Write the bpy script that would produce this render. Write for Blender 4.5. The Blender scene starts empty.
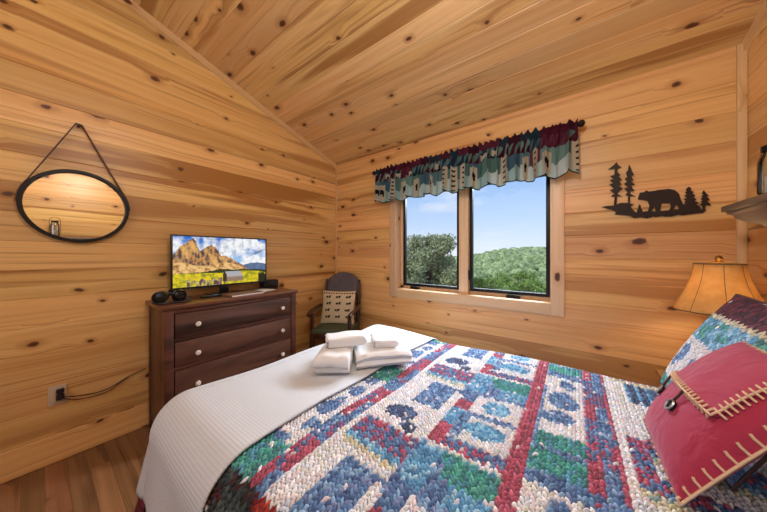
import bpy, bmesh, math, random
import numpy as np
from mathutils import Vector, Matrix, noise
random.seed(7)
rng = np.random.RandomState(11)
COL = bpy.context.scene.collection
PI = math.pi
def V3(*a): return Vector(a)
def s2l(c): return c/12.92 if c <= .04045 else ((c+.055)/1.055)**2.4
def hexc(h): return tuple(s2l(int(h[i:i+2], 16)/255) for i in (0, 2, 4))
# ------------------------------------------------------------------ objects
def link(name, me, mat=None, parent=None):
    o = bpy.data.objects.new(name, me); COL.objects.link(o)
    if mat is not None:
        for m in (mat if isinstance(mat, (list, tuple)) else [mat]): me.materials.append(m)
    if parent is not None: o.parent = parent
    return o
def build(name, bm, mat=None, parent=None, smooth=40, origin=None):
    me = bpy.data.meshes.new(name)
    bmesh.ops.recalc_face_normals(bm, faces=bm.faces[:])
    if origin is not None: bmesh.ops.translate(bm, verts=bm.verts[:], vec=-Vector(origin))
    bm.to_mesh(me); bm.free()
    if smooth:
        me.polygons.foreach_set('use_smooth', [True]*len(me.polygons))
        me.set_sharp_from_angle(angle=math.radians(smooth))
    o = link(name, me, mat, parent)
    if origin is not None: o.location = origin
    return o
def empty(name, loc=(0, 0, 0), rz=0):
    o = bpy.data.objects.new(name, None); COL.objects.link(o); o.location = loc; o.rotation_euler = (0, 0, rz)
    o.empty_display_size = .1; return o
def tag(o, label=None, cat=None, group=None, kind=None):
    if label: o['label'] = label
    if cat: o['category'] = cat
    if group: o['group'] = group
    if kind: o['kind'] = kind
    return o
def copy_tree(o, parent=None):
    c = o.copy(); COL.objects.link(c); c.parent = parent
    for ch in o.children: copy_tree(ch, c)
    return c
# ------------------------------------------------------------------ mesh parts
def merge(bm, b2):
    me = bpy.data.meshes.new('tmp'); b2.to_mesh(me); b2.free(); bm.from_mesh(me); bpy.data.meshes.remove(me)
def box(bm, c, s, bev=0.0, M=None, seg=2):
    b = bmesh.new(); bmesh.ops.create_cube(b, size=1)
    bmesh.ops.scale(b, verts=b.verts[:], vec=Vector(s))
    if bev: bmesh.ops.bevel(b, geom=b.edges[:], offset=bev, segments=seg, affect='EDGES', profile=.5)
    bmesh.ops.translate(b, verts=b.verts[:], vec=Vector(c))
    if M is not None: bmesh.ops.transform(b, matrix=M, verts=b.verts[:])
    merge(bm, b); return bm
def boxr(bm, a, b, bev=0.0, M=None):
    return box(bm, [(a[i]+b[i])/2 for i in range(3)], [abs(b[i]-a[i]) for i in range(3)], bev, M)
def lathe(bm, prof, c=(0, 0, 0), seg=32, M=None, rfun=None):
    b = bmesh.new(); rings = []
    for r, z in prof:
        if r < 1e-6: rings.append([b.verts.new((0, 0, z))]); continue
        ring = []
        for k in range(seg):
            a = 2*PI*k/seg; rr = r*(rfun(a, z) if rfun else 1)
            ring.append(b.verts.new((rr*math.cos(a), rr*math.sin(a), z)))
        rings.append(ring)
    for A, B in zip(rings, rings[1:]):
        for k in range(seg):
            a0, a1 = A[k % len(A)], A[(k+1) % len(A)]; b0, b1 = B[k % len(B)], B[(k+1) % len(B)]
            vs = []
            for v in (a0, a1, b1, b0):
                if v not in vs: vs.append(v)
            if len(vs) > 2: b.faces.new(vs)
    if M is not None: bmesh.ops.transform(b, matrix=M, verts=b.verts[:])
    bmesh.ops.translate(b, verts=b.verts[:], vec=Vector(c))
    merge(bm, b); return bm
def tube(bm, pts, r, seg=10, closed=False, rs=None):
    pts = [Vector(p) for p in pts]; n = len(pts); b = bmesh.new(); rings = []
    T = []
    for i in range(n):
        if closed: t = pts[(i+1) % n]-pts[i-1]
        else: t = pts[min(i+1, n-1)]-pts[max(i-1, 0)]
        T.append(t.normalized())
    up = Vector((0, 0, 1)) if abs(T[0].z) < .9 else Vector((1, 0, 0))
    N = (up - T[0]*up.dot(T[0])).normalized()
    for i in range(n):
        N = (N - T[i]*N.dot(T[i])).normalized(); B = T[i].cross(N)
        R = rs[i] if rs else r
        rings.append([b.verts.new(pts[i]+(N*math.cos(2*PI*k/seg)+B*math.sin(2*PI*k/seg))*R) for k in range(seg)])
    for i in range(n if closed else n-1):
        A, B2 = rings[i], rings[(i+1) % n]
        for k in range(seg): b.faces.new((A[k], A[(k+1) % seg], B2[(k+1) % seg], B2[k]))
    if not closed: b.faces.new(rings[0]); b.faces.new(rings[-1][::-1])
    merge(bm, b); return bm
def prism(bm, poly, depth, M):
    """poly in local xy, extruded along local +z by depth"""
    b = bmesh.new(); A = [b.verts.new((x, y, 0)) for x, y in poly]; B = [b.verts.new((x, y, depth)) for x, y in poly]
    n = len(poly); b.faces.new(A); b.faces.new(B[::-1])
    for i in range(n): b.faces.new((A[i], A[(i+1) % n], B[(i+1) % n], B[i]))
    bmesh.ops.recalc_face_normals(b, faces=b.faces[:])
    bmesh.ops.triangulate(b, faces=[f for f in b.faces if len(f.verts) > 4])
    bmesh.ops.transform(b, matrix=M, verts=b.verts[:]); merge(bm, b); return bm
def grid_mesh(name, P, mat, parent=None, colors=None, uv=None, smooth=True, flip=False, closed_v=False):
    """P: (n,m,3) array"""
    n, m = P.shape[:2]; idx = np.arange(n*m).reshape(n, m)
    a = idx[:-1, :-1].ravel(); b = idx[1:, :-1].ravel(); c = idx[1:, 1:].ravel(); d = idx[:-1, 1:].ravel()
    F = np.stack([a, b, c, d] if not flip else [d, c, b, a], 1)
    return raw_mesh(name, P.reshape(-1, 3), F, mat, parent, None if colors is None else colors.reshape(-1, 3), None if uv is None else uv.reshape(-1, 2), smooth)
def raw_mesh(name, Vs, F, mat, parent=None, colors=None, uv=None, smooth=True):
    me = bpy.data.meshes.new(name); F = np.asarray(F, dtype=np.int32); k = F.shape[1]
    me.vertices.add(len(Vs)); me.vertices.foreach_set('co', np.asarray(Vs, dtype=np.float32).ravel())
    me.loops.add(F.size); me.loops.foreach_set('vertex_index', F.ravel())
    me.polygons.add(len(F)); me.polygons.foreach_set('loop_start', np.arange(len(F), dtype=np.int32)*k)
    me.polygons.foreach_set('use_smooth', np.full(len(F), smooth))
    me.update(calc_edges=True)
    if colors is not None:
        at = me.color_attributes.new('Col', 'FLOAT_COLOR', 'POINT')
        at.data.foreach_set('color', np.concatenate([colors, np.ones((len(colors), 1))], 1).astype(np.float32).ravel())
    if uv is not None:
        ul = me.uv_layers.new(name='UVMap'); ul.data.foreach_set('uv', uv[F.ravel()].astype(np.float32).ravel())
    me.validate(); return link(name, me, mat, parent)
# ------------------------------------------------------------------ materials
class NT:
    def __init__(s, name):
        s.m = bpy.data.materials.new(name); s.m.use_nodes = True; s.t = s.m.node_tree; s.t.nodes.clear()
        s.out = s.n('ShaderNodeOutputMaterial')
    def n(s, typ, **k):
        nd = s.t.nodes.new(typ)
        for a, v in k.items(): setattr(nd, a, v)
        return nd
    def l(s, a, b): s.t.links.new(a, b)
    def put(s, sock, v):
        if isinstance(v, bpy.types.NodeSocket): s.l(v, sock)
        elif isinstance(v, (tuple, list)) and len(v) == 3 and sock.type == 'RGBA': sock.default_value = (*v, 1)
        else: sock.default_value = v
    def math(s, op, a, b=0.0, c=0.0, clamp=False):
        nd = s.n('ShaderNodeMath', operation=op, use_clamp=clamp); s.put(nd.inputs[0], a); s.put(nd.inputs[1], b); s.put(nd.inputs[2], c); return nd.outputs[0]
    def mix(s, f, a, b, mode='MIX'):
        nd = s.n('ShaderNodeMix', data_type='RGBA', blend_type=mode); s.put(nd.inputs[0], f); s.put(nd.inputs[6], a); s.put(nd.inputs[7], b); return nd.outputs[2]
    def ramp(s, f, stops, interp='LINEAR'):
        nd = s.n('ShaderNodeValToRGB'); cr = nd.color_ramp; cr.interpolation = interp
        while len(cr.elements) > 1: cr.elements.remove(cr.elements[-1])
        cr.elements[0].position = stops[0][0]; cr.elements[0].color = (*stops[0][1], 1)
        for p, c in stops[1:]:
            e = cr.elements.new(p); e.color = (*c, 1)
        s.put(nd.inputs[0], f); return nd.outputs[0]
    def rng(s, f, a, b, c=0.0, d=1.0):
        nd = s.n('ShaderNodeMapRange'); s.put(nd.inputs[0], f); nd.inputs[1].default_value = a; nd.inputs[2].default_value = b; nd.inputs[3].default_value = c; nd.inputs[4].default_value = d; return nd.outputs[0]
    def comb(s, x, y, z=0.0):
        nd = s.n('ShaderNodeCombineXYZ'); s.put(nd.inputs[0], x); s.put(nd.inputs[1], y); s.put(nd.inputs[2], z); return nd.outputs[0]
    def sep(s, v):
        nd = s.n('ShaderNodeSeparateXYZ'); s.l(v, nd.inputs[0]); return nd.outputs
    def noise(s, vec, scale=1.0, detail=3.0, rough=.5, dist=0.0, col=False):
        nd = s.n('ShaderNodeTexNoise'); s.put(nd.inputs['Vector'], vec) if vec is not None else None
        nd.inputs['Scale'].default_value = scale; nd.inputs['Detail'].default_value = detail; nd.inputs['Roughness'].default_value = rough; nd.inputs['Distortion'].default_value = dist
        return nd.outputs['Color' if col else 'Fac']
    def bump(s, h, strength=.3, dist=.01):
        nd = s.n('ShaderNodeBump'); s.l(h, nd.inputs['Height']); nd.inputs['Strength'].default_value = strength; nd.inputs['Distance'].default_value = dist; return nd.outputs[0]
    def bsdf(s, color, rough=.5, metal=0.0, normal=None, **k):
        b = s.n('ShaderNodeBsdfPrincipled'); s.put(b.inputs['Base Color'], color); s.put(b.inputs['Roughness'], rough); b.inputs['Metallic'].default_value = metal
        if normal is not None: s.l(normal, b.inputs['Normal'])
        for kk, v in k.items(): s.put(b.inputs[kk.replace('_', ' ')], v)
        return b
    def done(s, sh): s.l(sh.outputs[0] if hasattr(sh, 'outputs') else sh, s.out.inputs[0]); return s.m
def plain(name, c, rough=.5, metal=0.0, var=.12, scale=30, bump=.0, **k):
    t = NT(name); tc = t.n('ShaderNodeTexCoord'); f = t.noise(tc.outputs['Object'], scale, 4)
    lo = tuple(x*(1-var) for x in c); hi = tuple(min(1, x*(1+var)) for x in c)
    col = t.mix(f, lo, hi); nm = t.bump(f, bump, .004) if bump else None
    return t.done(t.bsdf(col, rough, metal, nm, **k))
def pine(name, light, mid, dark, knot=1.0, streak=1.0, rough=.36, tintvar=.16, kc=((.10, .035, .012), (.22, .085, .028))):
    t = NT(name)
    uv = t.n('ShaderNodeUVMap', uv_map='UVMap').outputs[0]; rd = t.n('ShaderNodeUVMap', uv_map='rnd').outputs[0]
    u, v, _ = t.sep(uv); r1, r2, _ = t.sep(rd)
    wob = t.noise(t.comb(t.math('MULTIPLY', u, .9), t.math('MULTIPLY', v, 3)), 1.0, 2)
    # knots
    jit = t.noise(t.comb(t.math('MULTIPLY', u, 18), t.math('MULTIPLY', v, 18)), 1.0, 2)
    kx = t.math('ADD', t.math('MULTIPLY', u, 4.6), t.math('MULTIPLY', jit, .16)); ky = t.math('ADD', t.math('MULTIPLY', v, 7.5), t.math('MULTIPLY', jit, .16))
    vo = t.n('ShaderNodeTexVoronoi', voronoi_dimensions='2D'); t.l(t.comb(kx, ky), vo.inputs['Vector']); vo.inputs['Scale'].default_value = 1.0
    d = vo.outputs['Distance']; cr, cg, _ = t.sep(vo.outputs['Color'])
    size = t.rng(cg, 0, 1, .45, 1.75); dd = t.math('DIVIDE', d, size)
    keep = t.math('LESS_THAN', cr, .36*knot)
    # grain
    swirl = t.math('MULTIPLY', t.math('MULTIPLY', t.rng(dd, 0.0, .5, 1.0, 0.0), keep), .03)
    vg = t.math('ADD', t.math('ADD', v, t.math('MULTIPLY', wob, .05)), swirl)
    rr = t.math('MULTIPLY', r1, 37.0)
    fine = t.noise(t.comb(t.math('MULTIPLY', u, 1.6), t.math('MULTIPLY', vg, 130), rr), 1.0, 3, .6)
    med = t.noise(t.comb(t.math('MULTIPLY', u, .55), t.math('MULTIPLY', vg, 22), rr), 1.0, 2, .5)
    heart = t.noise(t.comb(t.math('MULTIPLY', u, .55), t.math('MULTIPLY', vg, 10), t.math('ADD', rr, 5.0)), 1.0, 3, .5, .35)
    hs = t.rng(heart, .50, .60)
    hs = t.math('MULTIPLY', hs, t.rng(r2, .25, .7), clamp=True)
    col = t.mix(t.rng(med, .3, .72), light, mid)
    col = t.mix(t.math('MULTIPLY', hs, .85*streak, clamp=True), col, dark)
    col = t.mix(t.rng(fine, .45, .75, 0, .22), col, dark)
    line = t.noise(t.comb(t.math('MULTIPLY', u, .9), t.math('MULTIPLY', vg, 60), t.math('ADD', rr, 9.0)), 1.0, 1, .5)
    col = t.mix(t.rng(line, .62, .70, 0, .5), col, dark)
    halo = t.math('MULTIPLY', t.rng(dd, .26, .08), keep)
    col = t.mix(t.math('MULTIPLY', halo, .6, clamp=True), col, dark)
    k1 = t.math('MULTIPLY', t.rng(dd, .10, .075), keep); col = t.mix(k1, col, kc[1])
    k2 = t.math('MULTIPLY', t.rng(dd, .085, .04), keep); col = t.mix(k2, col, kc[0])
    tint = t.rng(r1, 0, 1, 1-tintvar, 1+tintvar*.5)
    hsv = t.n('ShaderNodeHueSaturation'); t.put(hsv.inputs['Color'], col); t.put(hsv.inputs['Value'], tint); t.put(hsv.inputs['Hue'], t.rng(r2, 0, 1, .492, .506))
    nm = t.bump(t.math('ADD', fine, t.math('MULTIPLY', k2, -2.0)), .08, .002)
    return t.done(t.bsdf(hsv.outputs[0], t.rng(fine, 0, 1, rough-.05, rough+.08), 0, nm))
def wood(name, base, dark, scale=1.0, axis='X', rough=.4, fl=.5, **k):
    """object-space wood for furniture"""
    t = NT(name); tc = t.n('ShaderNodeTexCoord'); x, y, z = t.sep(tc.outputs['Object'])
    A = {'X': (x, y, z), 'Y': (y, x, z), 'Z': (z, x, y)}[axis]
    vec = t.comb(t.math('MULTIPLY', A[0], 1.5*scale), t.math('MULTIPLY', A[1], 14*scale), t.math('MULTIPLY', A[2], 14*scale))
    g = t.noise(vec, 1.0, 4, .6, .6)
    g2 = t.noise(t.comb(t.math('MULTIPLY', A[0], 5*scale), t.math('MULTIPLY', A[1], 90*scale), t.math('MULTIPLY', A[2], 90*scale)), 1, 2)
    f = t.math('ADD', t.math('MULTIPLY', t.rng(g, .35, .65), 1-fl*.4), t.math('MULTIPLY', g2, fl*.4), clamp=True)
    col = t.mix(f, dark, base); nm = t.bump(g2, .08, .002)
    return t.done(t.bsdf(col, rough, 0, nm, **k))
M = {}
M['pine_wall'] = pine('pine_wall', (.90, .595, .235), (.78, .43, .135), (.42, .165, .04), knot=.62, streak=1.1)
M['pine_window'] = pine('pine_window_wall', (.90, .55, .22), (.78, .405, .135), (.49, .185, .05), knot=.55, streak=.9)
M['pine_ceiling'] = pine('pine_ceiling', (.90, .61, .275), (.79, .45, .155), (.42, .17, .045), knot=.6, streak=1.0)
M['pine_trim'] = pine('pine_trim', (.80, .55, .28), (.73, .46, .21), (.56, .32, .12), knot=.25, streak=.3)
M['pine_casing'] = pine('pine_casing', (.86, .61, .36), (.80, .52, .27), (.66, .37, .16), knot=.3, streak=.3)
M['oak_floor'] = pine('oak_floor', (.31, .145, .062), (.22, .095, .038), (.10, .038, .016), knot=.15, streak=1.0, rough=.28, tintvar=.3)
M['dresser_wood'] = wood('dresser_wood', (.15, .052, .032), (.042, .016, .011), 1.0, 'Y', .36, .6)
M['dresser_top'] = wood('dresser_top', (.21, .075, .032), (.09, .03, .015), 1.0, 'Y', .28, .5)
M['drawer_wood'] = wood('drawer_veneer', (.17, .075, .050), (.030, .014, .012), .6, 'Y', .33, .4)
M['chair_wood'] = wood('chair_wood', (.10, .040, .022), (.035, .013, .008), 1.2, 'Z', .35, .5)
M['mantel_wood'] = wood('mantel_wood', (.27, .20, .14), (.13, .09, .065), .9, 'Y', .55, .6)
M['night_wood'] = wood('nightstand_wood', (.50, .30, .13), (.32, .16, .06), .9, 'X', .45, .5)
M['black_metal'] = plain('black_metal', (.016, .014, .013), .42, .6, .3, 60)
M['art_metal'] = plain('art_metal', (.030, .017, .012), .5, .5, .3, 40)
M['black_plastic'] = plain('black_plastic', (.012, .012, .014), .3, 0, .2, 40)
M['gloss_black'] = plain('gloss_black', (.01, .011, .014), .08, 0, .2, 40)
M['grey_plastic'] = plain('grey_plastic', (.10, .10, .11), .45)
M['pewter'] = plain('pewter', (.42, .47, .50), .3, 1.0, .1)
M['leather'] = plain('leather_strap', (.075, .024, .017), .5, 0, .25, 60, .2)
M['ceramic'] = plain('ceramic_knob', (.80, .74, .64), .2, 0, .06)
M['brass'] = plain('brass', (.50, .33, .12), .3, 1.0, .1)
M['white_plastic'] = plain('ivory_plastic', (.62, .48, .34), .4, 0, .04)
M['paper'] = plain('paper', (.80, .80, .80), .6, 0, .05)
M['brown_paper'] = plain('brown_cover', (.20, .095, .055), .45, 0, .25, 14)
M['towel'] = None
def towel_mat():
    t = NT('terry_towel'); tc = t.n('ShaderNodeTexCoord'); f = t.noise(tc.outputs['Object'], 260, 2)
    g = t.noise(tc.outputs['Object'], 9, 3)
    nm = t.bump(t.math('ADD', f, t.math('MULTIPLY', g, 1.5)), .55, .004)
    return t.done(t.bsdf(t.mix(g, (.76, .76, .76), (.81, .81, .81)), .95, 0, nm, Sheen_Weight=.3))
M['towel'] = towel_mat()
def blanket_mat():
    t = NT('waffle_blanket'); uv = t.n('ShaderNodeUVMap', uv_map='UVMap').outputs[0]; u, v, _ = t.sep(uv)
    w = .0105
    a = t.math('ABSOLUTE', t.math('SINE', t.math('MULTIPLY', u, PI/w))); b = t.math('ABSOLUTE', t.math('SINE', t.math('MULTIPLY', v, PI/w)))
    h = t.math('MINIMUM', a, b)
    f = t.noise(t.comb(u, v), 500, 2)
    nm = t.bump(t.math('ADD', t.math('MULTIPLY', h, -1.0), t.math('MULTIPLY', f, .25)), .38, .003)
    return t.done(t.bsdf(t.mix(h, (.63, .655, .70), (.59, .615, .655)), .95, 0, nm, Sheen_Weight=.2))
M['blanket'] = blanket_mat()
def attr_mat(name, rough=.8, noise_amt=.12, bump=.3, transl=0.0, emis=0.0, scale=300, spec=.3):
    t = NT(name); a = t.n('ShaderNodeVertexColor', layer_name='Col').outputs[0]; tc = t.n('ShaderNodeTexCoord')
    if emis:
        b = t.bsdf((.01, .01, .01), .25); t.put(b.inputs['Emission Color'], a); b.inputs['Emission Strength'].default_value = emis; return t.done(b)
    f = t.noise(tc.outputs['Object'], scale, 2)
    col = t.mix(noise_amt, a, t.mix(f, (0, 0, 0), (1, 1, 1)), 'OVERLAY')
    b = t.bsdf(col, rough, 0, t.bump(f, bump, .002)); b.inputs['Specular IOR Level'].default_value = spec
    if transl:
        tr = t.n('ShaderNodeBsdfTranslucent'); t.l(col, tr.inputs[0]); mx = t.n('ShaderNodeMixShader'); mx.inputs[0].default_value = transl
        t.l(b.outputs[0], mx.inputs[1]); t.l(tr.outputs[0], mx.inputs[2]); return t.done(mx)
    return t.done(b)
M['quilt'] = attr_mat('quilt_cotton', .75, .35, .3)
M['print'] = attr_mat('printed_fabric', .85, .2, .2)
M['valance'] = attr_mat('valance_cotton', .9, .2, .15, .5, spec=.1)
M['screen'] = attr_mat('tv_screen', emis=1.0)
M['red_fabric'] = None
def red_mat():
    t = NT('raspberry_suede'); tc = t.n('ShaderNodeTexCoord'); f = t.noise(tc.outputs['Object'], 6, 3); g = t.noise(tc.outputs['Object'], 400, 2)
    return t.done(t.bsdf(t.mix(f, (.36, .018, .055), (.43, .026, .075)), .8, 0, t.bump(t.math('ADD', t.math('MULTIPLY', g, .08), t.noise(tc.outputs['Object'], 11, 2, .5, 1.2)), .5, .02), Sheen_Weight=.3, Sheen_Roughness=.4, Sheen_Tint=(1, .6, .75, 1)))
M['red_fabric'] = red_mat()
M['yarn'] = plain('cream_yarn', (.78, .55, .36), .9, 0, .1, 200, .3)
M['green_seat'] = plain('green_upholstery', (.085, .10, .055), .85, 0, .25, 120, .3)
def shade_mat():
    t = NT('parchment_shade'); tc = t.n('ShaderNodeTexCoord'); f = t.noise(tc.outputs['Object'], 14, 5, .65)
    col = t.mix(t.rng(f, .3, .7), (.70, .42, .13), (.90, .64, .27))
    d = t.bsdf(col, .6); tr = t.n('ShaderNodeBsdfTranslucent'); t.l(col, tr.inputs[0]); mx = t.n('ShaderNodeMixShader'); mx.inputs[0].default_value = .45
    t.l(d.outputs[0], mx.inputs[1]); t.l(tr.outputs[0], mx.inputs[2]); return t.done(mx)
M['shade'] = shade_mat()
def glass_mat(name, tint=(1, 1, 1), fac=None):
    t = NT(name); tr = t.n('ShaderNodeBsdfTransparent'); t.put(tr.inputs[0], tint); g = t.n('ShaderNodeBsdfGlossy'); g.inputs['Roughness'].default_value = .02
    lw = t.n('ShaderNodeFresnel'); lw.inputs[0].default_value = 1.45; mx = t.n('ShaderNodeMixShader')
    t.l(t.math('MULTIPLY', lw.outputs[0], .45) if fac is None else t.math('ADD', lw.outputs[0], fac), mx.inputs[0])
    t.l(tr.outputs[0], mx.inputs[1]); t.l(g.outputs[0], mx.inputs[2]); return t.done(mx)
M['window_glass'] = glass_mat('window_glass'); M['jar_glass'] = glass_mat('jar_glass', (.93, .96, .95), .10)
def mirror_mat():
    t = NT('mirror_glass'); return t.done(t.bsdf((.92, .92, .91), .01, 1.0))
M['mirror'] = mirror_mat()
def glow_mat():
    t = NT('lamp_bulb'); e = t.n('ShaderNodeEmission'); e.inputs[0].default_value = (1, .80, .55, 1); e.inputs[1].default_value = 8; return t.done(e)
M['bulb'] = glow_mat()
# ------------------------------------------------------------------ planks
def planks(name, mat, P0, U, Vv, N, length, rows, w, phase=0.0, hole=None, clips=(), g=.0035, depth=.0035, butt=None, parent=None):
    """boards along U stacked along Vv, face towards N; hole=(u0,u1,v0,v1); clips=[(point,normal)] remove the side the normal points to"""
    P0, U, Vv, N = map(Vector, (P0, U, Vv, N)); bm = bmesh.new(); uvl = bm.loops.layers.uv.new('UVMap'); rl = bm.loops.layers.uv.new('rnd')
    for i in range(rows):
        v0 = i*w+phase; segs = [0, length]
        if butt:
            segs = [0]; x = random.uniform(.2, butt)
            while x < length-.15: segs.append(x); x += random.uniform(.6, 1.2)*butt
            segs.append(length)
        for a, b in zip(segs, segs[1:]):
            ga = 0; off = random.uniform(0, 60); voff = random.uniform(0, 9); r1, r2 = random.random(), random.random()
            prof = [(0, -depth), (g, 0), (w-g, 0), (w, -depth)]
            for (va, da), (vb, db) in zip(prof, prof[1:]):
                q = [(a+ga, va, da), (b-ga, va, da), (b-ga, vb, db), (a+ga, vb, db)]
                f = bm.faces.new([bm.verts.new(P0+U*x_+Vv*(v0+y_)+N*z_) for x_, y_, z_ in q])
                for lp, (x_, y_, z_) in zip(f.loops, q): lp[uvl].uv = (x_+off, y_+voff); lp[rl].uv = (r1, r2)
    def cut(co, no, outer=False):
        bmesh.ops.bisect_plane(bm, geom=bm.verts[:]+bm.edges[:]+bm.faces[:], plane_co=co, plane_no=no, clear_outer=outer)
    for co, no in clips: cut(Vector(co), Vector(no), True)
    if hole:
        u0, u1, h0, h1 = hole
        cut(P0+U*u0, U); cut(P0+U*u1, U); cut(P0+Vv*h0, Vv); cut(P0+Vv*h1, Vv)
        dl = []
        for f in bm.faces:
            c = f.calc_center_median()-P0; cu, cv = c.dot(U), c.dot(Vv)
            if u0 < cu < u1 and h0 < cv < h1: dl.append(f)
        bmesh.ops.delete(bm, geom=dl, context='FACES')
    for f in bm.faces:
        if f.normal.dot(N) < 0: f.normal_flip()
    me = bpy.data.meshes.new(name); bm.to_mesh(me); bm.free()
    return link(name, me, mat, parent)
def board_uv(o, along=None):
    """UVMap/rnd layers for a trim mesh so the pine material runs along its longest side"""
    me = o.data; ul = me.uv_layers.new(name='UVMap'); rl = me.uv_layers.new(name='rnd')
    co = np.array([v.co[:] for v in me.vertices]); 
    if along is None: along = Vector([1.0 if k == int(np.argmax(co.max(0)-co.min(0))) else 0.0 for k in range(3)])
    along = Vector(along).normalized(); r1, r2 = random.random(), random.random()*.5; ou, ov = random.uniform(0, 60), random.uniform(0, 9)
    for p in me.polygons:
        n = p.normal; ac = n.cross(along); ac = ac.normalized() if ac.length > .2 else n.orthogonal().normalized()
        for li in p.loop_indices:
            c = me.vertices[me.loops[li].vertex_index].co; ul.data[li].uv = (c.dot(along)+ou, c.dot(ac)+ov); rl.data[li].uv = (r1, r2)
    return o
def trim(name, a, b, mat=None, bev=.003, parent=None, kind='structure'):
    bm = bmesh.new(); boxr(bm, a, b, bev); o = build(name, bm, mat or M['pine_trim'], parent, 40); board_uv(o)
    if parent is None: o['kind'] = kind
    return o
# ================================================================== ROOM
W_, L_, EAVE, SL = 3.30, 4.05, 2.445, .32
def zc(y): return EAVE - SL*y
bw = .168
ln = math.sqrt(1+SL*SL)
cn = Vector((0, SL, 1)).normalized()         # ceiling plane up normal
wl = planks('wall_left', M['pine_wall'], (0, 0, 0), (0, -1, 0), (0, 0, 1), (1, 0, 0), L_, 24, bw, 0.0, clips=[((0, 0, EAVE+.02), cn)]); wl['kind'] = 'structure'
wr = planks('wall_right', M['pine_wall'], (W_, 0, 0), (0, -1, 0), (0, 0, 1), (-1, 0, 0), L_, 24, bw, .06-bw, clips=[((0, 0, EAVE+.02), cn), ((0, 0, 0), (0, 0, -1))]); wr['kind'] = 'structure'
OX0, OX1, OZ0, OZ1 = .962, 2.388, .892, 1.955
wb = planks('wall_back', M['pine_window'], (0, 0, 0), (1, 0, 0), (0, 0, 1), (0, -1, 0), W_, 16, bw, .06-bw, hole=(OX0, OX1, OZ0, OZ1), clips=[((0, 0, EAVE+.02), (0, 0, 1)), ((0, 0, 0), (0, 0, -1))]); wb['kind'] = 'structure'
wf = planks('wall_front', M['pine_wall'], (0, -L_, 0), (1, 0, 0), (0, 0, 1), (0, 1, 0), W_, 24, bw, 0.0, clips=[((0, -L_, zc(-L_)), (0, 0, 1))]); wf['kind'] = 'structure'
cs = Vector((0, -1, SL))/ln
ce = planks('ceiling', M['pine_ceiling'], Vector((-.03, 0, EAVE))-cs*.04, (1, 0, 0), cs, -cn, W_+.06, 34, .1285, 0.0); ce['kind'] = 'structure'
fl = planks('floor', M['oak_floor'], (-.03, -L_-.03, 0), (1, 0, 0), (0, 1, 0), (0, 0, 1), W_+.06, 52, .0795, 0.0, g=.0012, depth=.0012, butt=1.1); fl['kind'] = 'structure'
# trims: rake boards along the slope, corner strips
def rake(name, x0, x1):
    bm = bmesh.new(); h = .052
    pts = [Vector((x0, 0, EAVE)), Vector((x0, -L_, zc(-L_)))]
    Mx = Matrix(((0, 0, 1, x0), (-1/ln, 0, 0, 0), (SL/ln, -1, 0, EAVE), (0, 0, 0, 1)))
    b = bmesh.new(); vs = []
    for x in (x0, x1):
        for (y, dz) in ((0, 0), (0, -h), (-L_, -h), (-L_, 0)): vs.append(b.verts.new((x, y, zc(y)+dz-.001)))
    for q in ((0, 1, 2, 3), (7, 6, 5, 4), (0, 4, 5, 1), (1, 5, 6, 2), (2, 6, 7, 3), (3, 7, 4, 0)): b.faces.new([vs[k] for k in q])
    bmesh.ops.recalc_face_normals(b, faces=b.faces[:]); merge(bm, b)
    o = build(name, bm, M['pine_trim'], None, 0); board_uv(o, (0, -1, SL)); o['kind'] = 'structure'
rake('trim_1', .0005, .018); rake('trim_2', W_-.018, W_-.0005)
trim('trim_3', (.0005, -.016, 0), (.016, -.0005, EAVE-.05))
trim('trim_4', (W_-.036, -.02, 0), (W_-.001, -.0005, EAVE-.002))
# window: casing, jambs, stool, mullion, two casement sashes with black frames
win = empty('window_1', (0, 0, 0)); win['kind'] = 'structure'
def wpart(name, a, b, mat=None, bev=.002, lab=None):
    o = trim(name, a, b, mat or M['pine_casing'], bev, win)
    if lab: o['label'] = lab
    return o
CW = .085
wpart('casing_board', (OX0-CW, -.019, OZ0-.09), (OX0, -.0005, OZ1+.09))
wpart('casing_board', (OX1, -.019, OZ0-.09), (OX1+CW, -.0005, OZ1+.09))
wpart('casing_board', (OX0, -.019, OZ0-.09), (OX1, -.0005, OZ0))
wpart('casing_board', (OX0, -.019, OZ1), (OX1, -.0005, OZ1+.09))
D = .13
wpart('jamb', (OX0-.018, .0, OZ0-.018), (OX0+.004, D, OZ1+.018)); wpart('jamb', (OX1-.004, .0, OZ0-.018), (OX1+.018, D, OZ1+.018))
wpart('jamb', (OX0, .0, OZ1-.002), (OX1, D, OZ1+.018)); wpart('sill', (OX0, -.006, OZ0-.018), (OX1, D, OZ0+.004))
wpart('mullion', (1.652, .03, OZ0), (1.737, D, OZ1))
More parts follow.
